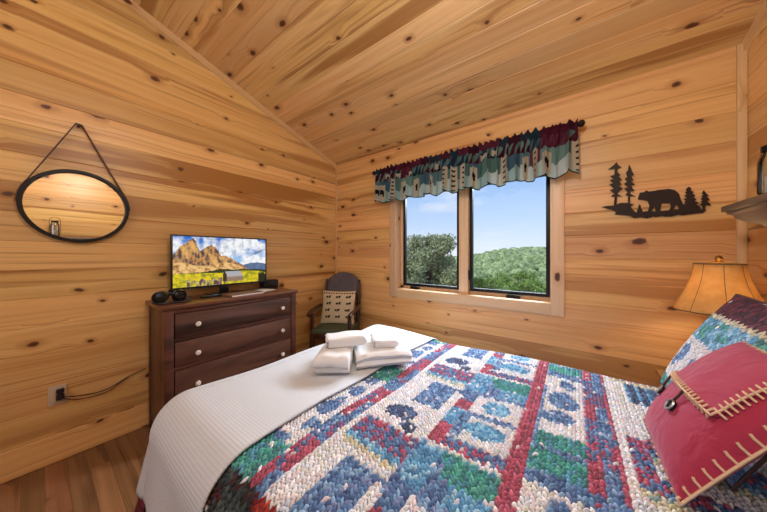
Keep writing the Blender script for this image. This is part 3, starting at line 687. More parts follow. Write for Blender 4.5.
# quilt ----------------------------------------------------------------------
RQ = .125; hq = .668
ix0, iy0, iy1 = BX0+RQ, BY0+RQ, BY1-RQ
def quilt_top():
    xs = np.concatenate([np.arange(ix0, 1.69, .03), np.arange(1.69, 3.19, .0021)])
    ycloth = np.arange(-(iy1-iy0)-RQ*PI/2-.50, RQ*PI/2+.40, .0023)[::-1]       # cloth coordinate from far edge to near edge
    X, Yc = np.meshgrid(xs, ycloth, indexing='ij')
    yin = np.clip(iy1+Yc, iy0, iy1); oy = np.where(Yc > 0, Yc, np.where(iy1+Yc < iy0, iy1+Yc-iy0, 0))
    P, N, r, dn = drape(X, yin, np.zeros_like(X), oy, hq, RQ, .12, .008)
    P[..., 2] += soft(P[..., 0], P[..., 1])*(r < RQ*1.5)
    yd = iy1+Yc                               # design y
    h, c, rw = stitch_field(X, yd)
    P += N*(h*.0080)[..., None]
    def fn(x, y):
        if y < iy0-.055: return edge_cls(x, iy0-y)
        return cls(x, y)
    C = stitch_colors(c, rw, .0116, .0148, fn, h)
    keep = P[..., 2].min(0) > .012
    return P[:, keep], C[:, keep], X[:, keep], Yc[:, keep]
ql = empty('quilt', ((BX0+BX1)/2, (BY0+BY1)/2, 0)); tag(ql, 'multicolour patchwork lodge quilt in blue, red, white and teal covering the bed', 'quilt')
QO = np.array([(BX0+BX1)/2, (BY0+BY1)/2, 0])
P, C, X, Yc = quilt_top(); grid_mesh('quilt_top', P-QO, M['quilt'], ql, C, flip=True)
def perim(h, R, step, drops, flare, wave, x0i, y0i, y1i, na=40):
    """skirt strip round the foot: near corner arc, foot edge, far corner arc; returns base points and directions"""
    base = []; dr_ = []; s = []
    for a in np.linspace(PI/2, 0, na): base.append((x0i, y0i)); dr_.append((-math.cos(a), -math.sin(a)))
    for y in np.arange(y0i+step, y1i, step): base.append((x0i, y)); dr_.append((-1, 0))
    for a in np.linspace(0, PI/2, na): base.append((x0i, y1i)); dr_.append((-math.cos(a), math.sin(a)))
    base = np.array(base); dr_ = np.array(dr_); rr_ = drops
    B = base[:, None, :]+0*rr_[None, :, None]; D_ = dr_[:, None, :]*rr_[None, :, None]
    P, N, r, dn = drape(B[..., 0], B[..., 1], D_[..., 0], D_[..., 1], h, R, flare, wave)
    P[:, 0, 0] = base[:, 0]; P[:, 0, 1] = base[:, 1]
    arc = np.concatenate([[0], np.cumsum(np.hypot(*(np.diff(base+dr_*R, axis=0)).T))])
    return P, N, arc, rr_
Pq, Nq, arc, rr_ = perim(hq, RQ, .02, np.concatenate([np.linspace(0, RQ*PI/2, 12)[:], np.arange(RQ*PI/2+.02, .70, .012)]), .20, .012, ix0, iy0, iy1)
keep = Pq[..., 2].min(0) > .015; Pq = Pq[:, keep]
cq = np.zeros(Pq.shape)
for i in range(Pq.shape[0]):
    for j in range(Pq.shape[1]):
        cq[i, j] = PAL['burg'][int(arc[i]*22+.7*j) % 4] if Pq[i, j, 2] > .05 else PAL['orange'][int(arc[i]*30) % 4]
o = grid_mesh('quilt_border', Pq-QO, M['quilt'], ql, cq, flip=False); o['label'] = 'dark burgundy border hanging at the foot'
# braided fringe edge along the bottom of the border
bm = bmesh.new()
edge = [Vector(Pq[i, -1]-QO) for i in range(Pq.shape[0])]
for k in range(2):
    pts = []; d = 0
    for i, p in enumerate(edge):
        d = arc[i]; pts.append(p+Vector((.010*math.cos(d*70+k*PI), .006*math.sin(d*70+k*PI), .008*math.sin(d*70+k*PI))))
    tube(bm, pts, .011, 8)
o = build('braided_edge', bm, M['yarn'], ql); o['label'] = 'thick braided cream and brown edge'
# white blanket ----------------------------------------------------------------
RB = RQ+.012; hb = hq+.014; bx0, by0, by1 = ix0, iy0, iy1
XE = 1.738
def blanket():
    drops = np.concatenate([np.linspace(0, RB*PI/2, 14), np.arange(RB*PI/2+.012, .405, .012)])
    xs = np.concatenate([np.linspace(XE, bx0, 44)])
    ysn = -drops[::-1]; yt = np.linspace(by0, by1, 110)[1:-1]
    yc = np.concatenate([by0-drops[::-1], yt, by1+drops])
    X, Yc = np.meshgrid(xs, yc, indexing='ij'); yin = np.clip(Yc, by0, by1); oy = Yc-yin
    P, N, r, dn = drape(X, yin, np.zeros_like(X), oy, hb, RB, .15, .010)
    sag = soft(P[..., 0], P[..., 1])*(r < RB*1.5); P[..., 2] += sag
    # slack wrinkles
    P[..., 2] += .004*np.exp(-((P[..., 1]+1.62+.5*(P[..., 0]-1.45))/.035)**2)*np.exp(-((P[..., 0]-1.45)/.13)**2)
    uv1 = np.stack([X, Yc], -1)
    Pq, Nq, arc, rr_ = perim(hb, RB, .016, drops, .17, .012, bx0, by0, by1)
    Pq[..., 2] += soft(Pq[..., 0], Pq[..., 1])*(rr_[None, :] < RB*1.5)
    uv2 = np.stack([0*arc[:, None]+bx0-rr_[None, :], by0+arc[:, None]+0*rr_[None, :]], -1)
    n1 = P.shape[0]*P.shape[1]; i1 = np.arange(n1).reshape(P.shape[:2]); i2 = n1+np.arange(Pq.shape[0]*Pq.shape[1]).reshape(Pq.shape[:2])
    def quads(ix): return np.stack([ix[:-1, :-1].ravel(), ix[1:, :-1].ravel(), ix[1:, 1:].ravel(), ix[:-1, 1:].ravel()], 1)
    F = np.concatenate([quads(i1), quads(i2)[:, ::1]])
    o = raw_mesh('blanket', np.concatenate([P.reshape(-1, 3), Pq.reshape(-1, 3)]), F, M['blanket'], None, None, np.concatenate([uv1.reshape(-1, 2), uv2.reshape(-1, 2)]))
    bm = bmesh.new(); bm.from_mesh(o.data); bmesh.ops.remove_doubles(bm, verts=bm.verts[:], dist=.0012); bmesh.ops.recalc_face_normals(bm, faces=bm.faces[:]); 
    if sum(f.normal.z*f.calc_area() for f in bm.faces) < 0: bmesh.ops.reverse_faces(bm, faces=bm.faces[:])
    bm.to_mesh(o.data); bm.free()
    md = o.modifiers.new('thickness', 'SOLIDIFY'); md.thickness = .007; md.offset = 1
    return o
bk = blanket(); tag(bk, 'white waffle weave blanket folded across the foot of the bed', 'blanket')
# towels -------------------------------------------------------------------------
def towel(name, L, Wd, layers, t, loc, rz, label, cat='towel', grp=None, seed=0):
    """zig-zag folded towel; folds show on the +-x ends, L along x, Wd along y"""
    path = []
    for k in range(layers):
        z = t*(k+.5); d = 1 if k % 2 == 0 else -1; xs = np.linspace(-L/2+t/2, L/2-t/2, 12)*d
        for x in xs: path.append((x, z))
        if k < layers-1:
            for a in np.linspace(-PI/2, PI/2, 7)[1:-1]: path.append((d*(L/2-t/2+t/2*math.cos(a)), t*(k+1)+t/2*math.sin(a)))
    path = np.array(path); tg = np.gradient(path, axis=0); tg /= np.linalg.norm(tg, axis=1)[:, None]; nr = np.stack([-tg[:, 1], tg[:, 0]], 1)
    th = t*.485; loop = np.concatenate([path+nr*th, [path[-1]+tg[-1]*th*.8], (path-nr*th)[::-1], [path[0]-tg[0]*th*.8]])
    ny = 22; bm = bmesh.new(); rings = []; H = layers*t
    for j in range(ny):
        v = j/(ny-1)*2-1; e = math.sqrt(max(0, 1-abs(v)**14)); ring = []
        for x, z in loop:
            nz = noise.noise((x*9+seed, v*1.4+seed, z*20))*.010
            wz = z*(.90+.10*e)*(1-.10*(abs(v)**4))+nz*(z/H)
            ring.append(bm.verts.new((x*(.985+.015*e)+.004*noise.noise((v*3+seed, z*40, 1)), v*Wd/2+.004*noise.noise((x*8, z*40, seed)), max(.0, wz))))
        rings.append(ring)
    n = len(loop)
    for A, B in zip(rings, rings[1:]):
        for k in range(n): bm.faces.new((A[k], A[(k+1) % n], B[(k+1) % n], B[k]))
    m = len(path)
    for R2 in (rings[0], rings[-1]):
        for k in range(m-1): bm.faces.new((R2[k], R2[k+1], R2[2*m-k-1], R2[2*m-k])) if 2*m-k < n else None
    o = build(name, bm, M['towel'], None, 50); o.location = loc; o.rotation_euler = (0, 0, rz); tag(o, label, cat, grp); return o
zt = hb+.017
towel('bath_towel', .30, .165, 3, .030, (1.525, -1.405, zt), math.radians(126), 'white folded bath towel on the blanket, the left one with a smaller towel on it', grp='folded bath towels on the blanket', seed=1)
towel('bath_towel', .20, .29, 2, .036, (1.695, -1.245, zt), math.radians(140), 'white folded bath towel on the blanket, the right one nearest the quilt', grp='folded bath towels on the blanket', seed=4)
towel('hand_towel', .20, .125, 2, .024, (1.54, -1.37, zt+.094), math.radians(52), 'white folded hand towel on top of the left bath towel', grp='small towels on top of the bath towels', seed=7)
towel('washcloth', .13, .13, 2, .019, (1.685, -1.215, zt+.077), math.radians(48), 'small white folded washcloth on top of the right bath towel', grp='small towels on top of the bath towels', seed=9)
# ================================================================== PILLOWS
def orient(bl, br, tl):
    """matrix for a pillow whose local x runs bl->br and local z bl->tl"""
    bl, br, tl = Vector(bl), Vector(br), Vector(tl); x = (br-bl).normalized(); z = (tl-bl); z = (z-x*z.dot(x)).normalized(); y = z.cross(x)
    c = bl+(br-bl)/2+z*((tl-bl).length/2)
    return Matrix(((x.x, y.x, z.x, c.x), (x.y, y.y, z.y, c.y), (x.z, y.z, z.z, c.z), (0, 0, 0, 1)))
# raspberry pillow with whip-stitched flap. local -y is the face (towards the foot)
rp = empty('accent_pillow'); tag(rp, 'raspberry red pillow with button flap and cream whip stitching at the head of the bed', 'pillow')
pw, ph_, pt = .40, .38, .15
U, Vv, X, Z, Y = pillow_pts(pw, ph_, pt, 70, .45, .04)
two_sided('pillow_body', U, Vv, X, Z, Y, None, None, M['red_fabric'], rp, .35)
def face_pt(u, v, off=0.0):
    pr = max(0, (1-u*u)*(1-v*v))**.45
    return Vector((u*pw/2*(1-.04*(1-v*v)*abs(u)), -pr*pt/2-off, v*ph_/2*(1-.04*(1-u*u)*abs(v))))
FU, FV = .78, .01       # the flap covers the upper part and stops short of the near side
nU = 60; Uf = np.linspace(-.985, FU, nU); Pf = np.zeros((nU, 30, 3))
def flap_lift(u, v): return .005+.004*math.exp(-((v-FV)/.08)**2)+.0025*math.sin(u*9+v*4)*(1-abs(v))
for i, u in enumerate(Uf):
    for j, v in enumerate(np.linspace(FV, .985, 30)): Pf[i, j] = face_pt(u, v, flap_lift(u, v))[:]
o = grid_mesh('flap', Pf, M['red_fabric'], rp); md = o.modifiers.new('t', 'SOLIDIFY'); md.thickness = .005
bm = bmesh.new()
path = [(u, FV) for u in np.linspace(-.96, FU, 60)]+[(FU, v) for v in np.linspace(FV, .97, 40)[1:]]
tube(bm, [face_pt(u, v, flap_lift(u, v)+.004) for u, v in path], .0024, 6)
for k in range(1, 24):
    u = -.95+k*(FU+.95)/24; tube(bm, [face_pt(u, FV-.05, .004), face_pt(u+.01, FV-.005, .014), face_pt(u+.015, FV+.07, .012)], .0024, 6)
for k in range(1, 14):
    v = FV+k*.95/14; tube(bm, [face_pt(FU+.045, v, .003), face_pt(FU+.005, v+.01, .013), face_pt(FU-.06, v+.015, .011)], .0024, 6)
build('flap_stitching', bm, M['yarn'], rp)
bm = bmesh.new()
loop = []; 
for t in np.linspace(-1, 1, 40): loop.append((t, -1))
for t in np.linspace(-1, 1, 40)[1:]: loop.append((1, t))
for t in np.linspace(1, -1, 40)[1:]: loop.append((t, 1))
for t in np.linspace(1, -1, 40)[1:-1]: loop.append((-1, t))
tube(bm, [face_pt(u, v, .001) for u, v in loop], .003, 6, closed=True)
for i in range(0, len(loop), 3):
    u, v = loop[i]; q = face_pt(u*.965 if abs(u) > .99 else u, v*.965 if abs(v) > .99 else v, .003); c0_ = face_pt(u, v, .0); sh_ = Vector((0.003*(abs(v) > .99), 0, .003*(abs(u) > .99))); tube(bm, [c0_, (c0_+q)/2+Vector((0, -.006, 0))+sh_, q+sh_*2], .0028, 6)
build('edge_stitching', bm, M['yarn'], rp)
BT = ((-.50, -.29), (.20, -.27))
for u, v in BT:
    n = (face_pt(u, v+.05)-face_pt(u, v-.05)).cross(face_pt(u+.05, v)-face_pt(u-.05, v)).normalized()
    if n.y > 0: n = -n
    p = face_pt(u, v, .001); bm = bmesh.new()
    lathe(bm, [(0, .0), (.013, 0), (.0165, .003), (.0165, .007), (.012, .0065), (.010, .0045), (.004, .0040), (.0045, .006), (0, .0065)], (0, 0, 0), 24)
    b = build('button', bm, M['black_plastic'], rp); b.location = p; b.rotation_euler = n.to_track_quat('Z', 'Y').to_euler(); b['label'] = 'round dark button with pewter rim'
    bm = bmesh.new(); lathe(bm, [(.0115, .0068), (.0125, .0092), (.0150, .0095), (.0168, .0065), (.0115, .0068)], (0, 0, 0), 28); build('button_rim', bm, M['pewter'], b)
    bm = bmesh.new(); tube(bm, [face_pt(u+.0, v+.08, .008), face_pt(u+.03, v+.18, .010), face_pt(u+.05, FV, .014)], .003, 6)
    build('button_loop', bm, M['leather'], rp)
rp.matrix_world = orient((2.735, -1.12, .705), (2.728, -1.50, .725), (2.94, -1.10, 1.0))
# patterned sham behind
def woven_pillow(name, w, h, th, bl, br, tl, fn, label):
    e = empty(name); tag(e, label, 'pillow'); n = 190
    U, Vv, X, Z, Y = pillow_pts(w, h, th, n, .5, .03)
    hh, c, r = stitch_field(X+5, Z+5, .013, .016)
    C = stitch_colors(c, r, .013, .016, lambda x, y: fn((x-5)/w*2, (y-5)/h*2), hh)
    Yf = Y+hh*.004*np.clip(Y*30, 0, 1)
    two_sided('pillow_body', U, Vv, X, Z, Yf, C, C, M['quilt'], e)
    bm = bmesh.new(); lp = [(X[i, 0], 0, Z[i, 0]) for i in range(0, n, 6)]+[(X[-1, j], 0, Z[-1, j]) for j in range(0, n, 6)]+[(X[i, -1], 0, Z[i, -1]) for i in range(n-1, 0, -6)]+[(X[0, j], 0, Z[0, j]) for j in range(n-1, 0, -6)]
    tube(bm, lp, .004, 6, closed=True); build('piping', bm, M['leather'], e)
    e.matrix_world = orient(bl, br, tl); return e
def sham(u, v):
    if v > .58: return 'burg'
    if v > .52: return 'yellow'
    if v > .08: return 'lblue' if noise.noise((u*3, v*9, 1)) < .12 else 'teal'
    if v > -.72:
        b = min(((u+.55)/.17)**2+((v+.20)/.20)**2, ((u+.68)/.10)**2+((v+.42)/.14)**2, ((u-.1)/.3)**2+((v+.3)/.2)**2)
        return 'blue' if b < 1 else 'white'
    return 'teal' if u < -.2 else 'blue'
woven_pillow('pillow_sham', .66, .46, .13, (2.848, -.70, .715), (2.848, -1.345, .715), (3.045, -.685, 1.095), sham, 'woven blue, white and burgundy bear pillow behind the red pillow')
def sham2(u, v): return 'burg' if abs(v) > .6 else 'forest'  # dark colours stand in for the shaded quilt at this spot
woven_pillow('pillow_sham', .66, .46, .17, (2.93, -1.42, .76), (2.93, -2.04, .76), (3.09, -1.42, 1.16), sham2, 'added woven pillow, coloured dark for shade, at the near side of the bed head')
# ================================================================== NIGHTSTAND, LAMP
NX0, NX1, NY0, NY1, NZ = 2.93, 3.20, -.46, -.10, .57
nt = empty('nightstand', ((NX0+NX1)/2, (NY0+NY1)/2, 0)); tag(nt, 'light pine nightstand between the bed and the window wall under the lamp', 'nightstand')
def nl(bm): bmesh.ops.translate(bm, verts=bm.verts[:], vec=(-(NX0+NX1)/2, -(NY0+NY1)/2, 0)); return bm
bm = bmesh.new(); boxr(bm, (NX0, NY0, NZ-.025), (NX1, NY1, NZ), .005); build('nightstand_top', nl(bm), M['night_wood'], nt)
bm = bmesh.new(); boxr(bm, (NX0+.03, NY0+.02, .12), (NX1-.01, NY1-.02, NZ-.025), .003); build('cabinet_body', nl(bm), M['night_wood'], nt)
for z0, z1 in ((.345, .53), (.15, .33)):
    bm = bmesh.new(); boxr(bm, (NX0+.014, NY0+.035, z0), (NX0+.032, NY1-.035, z1), .004); d = build('drawer', nl(bm), M['night_wood'], nt)
    bm = bmesh.new(); lathe(bm, [(0, 0), (.006, 0), (.006, .01), (.013, .02), (.01, .028), (0, .03)], (0, 0, 0), 16, Matrix.Rotation(-PI/2, 4, 'Y')); k = build('knob', bm, M['black_metal'], d); k.location = (NX0+.014-(NX0+NX1)/2, 0, (z0+z1)/2)
for x in (NX0+.05, NX1-.04):
    for y in (NY0+.045, NY1-.045): bm = bmesh.new(); box(bm, (x, y, .06), (.045, .045, .12), .004); build('leg', nl(bm), M['night_wood'], nt)
lm = empty('table_lamp', (3.115, -.312, NZ)); tag(lm, 'glowing table lamp with parchment bell shade on the nightstand', 'lamp')
bm = bmesh.new(); lathe(bm, [(0, 0), (.075, 0), (.078, .012), (.06, .022), (.03, .035), (.026, .05), (.05, .11), (.066, .18), (.058, .25), (.030, .31), (.018, .34), (.016, .38), (.01, .39), (.01, .45), (0, .45)], (0, 0, 0), 32); build('lamp_base', bm, M['chair_wood'], lm)
LZ = .405
prof = [(.083, .245), (.086, .22), (.092, .185), (.101, .15), (.113, .115), (.127, .08), (.141, .045), (.153, .018), (.157, .006)]
npan = 8
def scal(a, z): 
    s_ = abs(math.sin(a*npan/2+.4)); return 1-.028*(1-s_)**2.0
bm = bmesh.new(); lathe(bm, [(r, z+LZ+.0) for r, z in prof], (0, 0, 0), 96, None, scal); o = build('lamp_shade', bm, M['shade'], lm, 80); o.modifiers.new('t', 'SOLIDIFY').thickness = .0015
bm = bmesh.new()
for k in range(npan):
    a = (k*PI-.4)*2/npan; tube(bm, [((r+.0005)*scal(a, z)*math.cos(a), (r+.0005)*scal(a, z)*math.sin(a), z+LZ) for r, z in prof], .0013, 6)
for r, z in (prof[0], prof[-1]): tube(bm, [(r*scal(a, z)*math.cos(a), r*scal(a, z)*math.sin(a), z+LZ) for a in np.linspace(0, 2*PI, 97)[:-1]], .0026, 6, closed=True)
o = build('shade_piping', bm, plain('shade_piping', (.22, .12, .045), .7), lm); o['label'] = 'dark brown seams of the shade'
bm = bmesh.new(); lathe(bm, [(0, .45), (.004, .45), (.004, .655), (.014, .657), (.016, .662), (.009, .667), (.012, .675), (.013, .683), (.007, .691), (0, .693)], (0, 0, 0), 20); 
for k in range(3): a = k*2*PI/3; tube(bm, [(0, 0, .653), (.082*math.cos(a), .082*math.sin(a), .648)], .0018, 6)
build('finial', bm, M['brass'], lm)
bm = bmesh.new(); lathe(bm, [(0, .465), (.012, .467), (.014, .485), (.026, .51), (.028, .53), (.018, .555), (0, .563)], (.022, 0, 0), 16); build('bulb', bm, M['bulb'], lm)
def light(name, typ, loc, energy, color, rot=None, **k):
    d = bpy.data.lights.new(name, typ); d.energy = energy; d.color = color
    for a, v in k.items(): setattr(d, a, v)
    o = bpy.data.objects.new(name, d); COL.objects.link(o); o.location = loc
    if rot: o.rotation_euler = rot
    return o
# ================================================================== MANTEL HEADBOARD
mh = empty('mantel_headboard', (W_, -1.35, 0)); tag(mh, 'weathered wooden mantel headboard with a moulded top shelf on the right wall', 'headboard')
def ml(bm): bmesh.ops.translate(bm, verts=bm.verts[:], vec=(-W_, 1.35, 0)); return bm
MY0, MY1 = -2.44, -.26
bm = bmesh.new(); boxr(bm, (3.135, MY0, 1.482), (W_-.001, MY1, 1.512), .006); build('mantel_shelf', ml(bm), M['mantel_wood'], mh)
# crown moulding: profile swept round three sides
bm = bmesh.new(); prof = [(0, 1.482), (0, 1.472), (.012, 1.462), (.018, 1.445), (.035, 1.425), (.060, 1.408), (.070, 1.392), (.078, 1.38), (.078, 1.368)]
rings = []
for d, z in prof: rings.append([bm.verts.new(p) for p in ((W_-.001, MY1-.012-d*1.9, z), (3.15+d, MY1-.012-d*1.9, z), (3.15+d, MY0+.012+d*1.9, z), (W_-.001, MY0+.012+d*1.9, z))])
for A, B in zip(rings, rings[1:]):
    for k in range(3): bm.faces.new((A[k], A[k+1], B[k+1], B[k]))
bm.faces.new(rings[-1]); build('crown_moulding', ml(bm), M['mantel_wood'], mh, 30)
bm = bmesh.new(); boxr(bm, (3.235, MY0+.18, 1.10), (W_-.002, MY1-.18, 1.37), .003); boxr(bm, (3.228, MY0+.34, 1.16), (3.24, MY1-.34, 1.33), .004); build('frieze_board', ml(bm), M['mantel_wood'], mh)
bm = bmesh.new(); boxr(bm, (3.262, MY0+.30, .2), (W_-.002, MY1-.30, 1.11), .002); build('back_panel', ml(bm), M['mantel_wood'], mh)
for y0, y1 in ((-.60, -.462), (-2.238, -2.10)):
    bm = bmesh.new(); boxr(bm, (3.222, y0, .0), (W_-.002, y1, 1.37), .003); boxr(bm, (3.212, y0-.008, 1.085), (W_-.003, y1+.008, 1.115), .004); boxr(bm, (3.212, y0-.008, 0), (W_-.003, y1+.008, .16), .004)
    for k in range(3): boxr(bm, (3.216, y0+.028+k*.034, .2), (3.226, y0+.044+k*.034, 1.05), .003)
    build('pilaster', ml(bm), M['mantel_wood'], mh)
# wire lanterns with glass jars on the shelf
def lantern(loc, label, hw, hh):
    e = empty('jar_lantern', loc); tag(e, label, 'lantern'); J = 1.35
    bm = bmesh.new(); lathe(bm, [(r, .006+(z-.006)*J) for r, z in [(0, .006), (.034, .006), (.040, .012), (.041, .02), (.041, .105), (.038, .12), (.028, .135), (.027, .155), (.025, .155), (.025, .135), (.035, .119), (.038, .105), (.038, .02), (.034, .012), (0, .012)]], (0, 0, 0), 32); build('glass_jar', bm, M['jar_glass'], e)
    bm = bmesh.new(); lathe(bm, [(0, .0), (.043, 0), (.043, .005), (0, .005)], (0, 0, 0), 32); lathe(bm, [(.028, .19), (.032, .19), (.032, .212), (.0, .212)], (0, 0, 0), 32)
    pts = [(0, -hw, .004), (0, -hw, hh-.05)]+[(0, -hw*math.cos(a), hh-.05+.05*math.sin(a)) for a in np.linspace(0, PI, 16)]+[(0, hw, hh-.05), (0, hw, .004)]
    tube(bm, pts, .0022, 8); build('wire_handle', bm, M['black_metal'], e)
    bm = bmesh.new(); lathe(bm, [(0, .0145), (.023, .0145), (.023, .085), (.020, .088), (0, .086)], (0, 0, 0), 24); tube(bm, [(0, 0, .084), (.001, 0, .097)], .001, 6); o = build('candle', bm, M['ceramic'], e); o['label'] = 'cream pillar candle'
    return e
lantern((3.20, -.522, 1.512), 'wire handled glass jar lantern at the far end of the mantel shelf, by the corner', .105, .222)
lantern((3.20, -2.22, 1.512), 'glass jar lantern reflected in the round mirror, on the near end of the mantel shelf', .048, .262)
# ================================================================== BEAR WALL ART
A_t1 = [(2.761, 1.893), (2.771, 1.87), (2.787, 1.854), (2.768, 1.849), (2.766, 1.824), (2.781, 1.803), (2.771, 1.796), (2.788, 1.77), (2.775, 1.761), (2.787, 1.738), (2.771, 1.731), (2.795, 1.709), (2.775, 1.696), (2.764, 1.677), (2.792, 1.656), (2.764, 1.663), (2.761, 1.594), (2.747, 1.595), (2.752, 1.66), (2.733, 1.667), (2.752, 1.681), (2.727, 1.707), (2.75, 1.716), (2.724, 1.748), (2.747, 1.754), (2.726, 1.776), (2.747, 1.781), (2.729, 1.803), (2.75, 1.809), (2.752, 1.85), (2.717, 1.852), (2.747, 1.875)]
A_t2 = [(2.823, 1.865), (2.831, 1.844), (2.838, 1.815), (2.848, 1.788), (2.833, 1.787), (2.845, 1.755), (2.831, 1.753), (2.853, 1.724), (2.833, 1.724), (2.84, 1.702), (2.851, 1.685), (2.83, 1.688), (2.83, 1.667), (2.856, 1.646), (2.828, 1.654), (2.828, 1.595), (2.818, 1.596), (2.818, 1.655), (2.805, 1.666), (2.818, 1.683), (2.798, 1.708), (2.818, 1.714), (2.798, 1.74), (2.815, 1.751), (2.802, 1.772), (2.815, 1.783), (2.808, 1.812), (2.818, 1.828)]
A_t3 = [(3.086, 1.676), (3.095, 1.664), (3.093, 1.65), (3.105, 1.641), (3.098, 1.632), (3.112, 1.618), (3.102, 1.61), (3.116, 1.594), (3.107, 1.585), (3.127, 1.574), (3.112, 1.567), (3.13, 1.551), (3.134, 1.53), (3.058, 1.534), (3.06, 1.569), (3.073, 1.575), (3.067, 1.583), (3.074, 1.592), (3.065, 1.604), (3.079, 1.61), (3.067, 1.624), (3.078, 1.631), (3.07, 1.643), (3.077, 1.649), (3.073, 1.66), (3.079, 1.67)]
A_t4 = [(3.143, 1.646), (3.151, 1.628), (3.163, 1.611), (3.154, 1.608), (3.167, 1.584), (3.156, 1.58), (3.172, 1.553), (3.152, 1.555), (3.148, 1.539), (3.152, 1.521), (3.136, 1.519), (3.139, 1.536), (3.139, 1.553), (3.127, 1.562), (3.139, 1.571), (3.132, 1.578), (3.139, 1.588), (3.13, 1.595), (3.141, 1.605), (3.134, 1.609), (3.143, 1.622), (3.136, 1.626)]
A_st = [(2.874, 1.596), (2.88, 1.578), (2.879, 1.569), (2.885, 1.558), (2.888, 1.535), (2.859, 1.538), (2.863, 1.56), (2.868, 1.57), (2.866, 1.579)]
A_bear = [(2.864, 1.627), (2.869, 1.649), (2.874, 1.67), (2.893, 1.67), (2.906, 1.681), (2.914, 1.671), (2.942, 1.672), (2.959, 1.675), (3.004, 1.675), (3.029, 1.663), (3.046, 1.639), (3.053, 1.606), (3.065, 1.562), (3.063, 1.533), (3.046, 1.539), (3.041, 1.564), (3.033, 1.574), (3.026, 1.548), (3.024, 1.536), (3.004, 1.538), (3.013, 1.567), (3.009, 1.584), (2.974, 1.59), (2.969, 1.572), (2.967, 1.532), (2.946, 1.534), (2.942, 1.582), (2.927, 1.536), (2.908, 1.533), (2.919, 1.58), (2.91, 1.61), (2.893, 1.619), (2.88, 1.622)]
A_ground = [(2.681, 1.598), (2.719, 1.601), (2.747, 1.6), (2.781, 1.614), (2.815, 1.61), (2.848, 1.597), (2.831, 1.586), (2.841, 1.562), (2.856, 1.543), (2.886, 1.544), (2.908, 1.546), (2.942, 1.541), (2.974, 1.541), (3.019, 1.544), (3.043, 1.546), (3.091, 1.545), (3.127, 1.541), (3.152, 1.526), (3.141, 1.512), (3.118, 1.512), (3.091, 1.509), (3.063, 1.505), (3.043, 1.51), (3.014, 1.502), (2.984, 1.505), (2.974, 1.509), (2.943, 1.504), (2.942, 1.51), (2.908, 1.5), (2.88, 1.509), (2.848, 1.506), (2.828, 1.523), (2.788, 1.533), (2.75, 1.539), (2.761, 1.552), (2.743, 1.57), (2.712, 1.583)]
bm = bmesh.new(); ay = -.010
MM = Matrix(((1, 0, 0, 0), (0, 0, -1, ay), (0, 1, 0, 0), (0, 0, 0, 1)))
cx_, cz_ = 2.92, 1.60
for k, poly in enumerate((A_ground, A_bear, A_t1, A_t2, A_t3, A_t4, A_st)):
    prism(bm, poly, .003+.0003*k, MM)
for x, z in ((2.80, 1.585), (3.09, 1.53)): boxr(bm, (x-.006, ay-.001, z-.006), (x+.006, -.0005, z+.006))
bmesh.ops.translate(bm, verts=bm.verts[:], vec=(-cx_, 0, -cz_))
o = build('metal_wall_art', bm, M['art_metal'], None, 0); o.location = (cx_, 0, cz_); tag(o, 'black metal cutout of a bear walking among pine trees on the window wall', 'wall art')
# ================================================================== VALANCE
rd = empty('curtain_rod', (1.64, -.078, 2.186)); tag(rd, 'black curtain rod with round finials above the window', 'curtain rod')
bm = bmesh.new(); tube(bm, [(-.90, 0, 0), (.90, 0, 0)], .0095, 14); build('rod', bm, M['black_metal'], rd)
MMx = Matrix.Rotation(PI/2, 4, 'Y')
for s_ in (-1, 1):
    bm = bmesh.new(); lathe(bm, [(0, .0), (.011, .0), (.013, .006), (.011, .012), (.016, .018), (.024, .030), (.025, .040), (.018, .052), (.006, .058), (0, .058)], (0, 0, 0), 24, MMx if s_ > 0 else Matrix.Rotation(-PI/2, 4, 'Y')); f = build('finial', bm, M['black_metal'], rd); f.location = (s_*.895, 0, 0)
    bm = bmesh.new(); tube(bm, [(s_*.86, 0, 0), (s_*.86, .07, .005)], .006, 10); box(bm, (s_*.86, .074, .005), (.022, .006, .05), .002); build('rod_bracket', bm, M['black_metal'], rd)
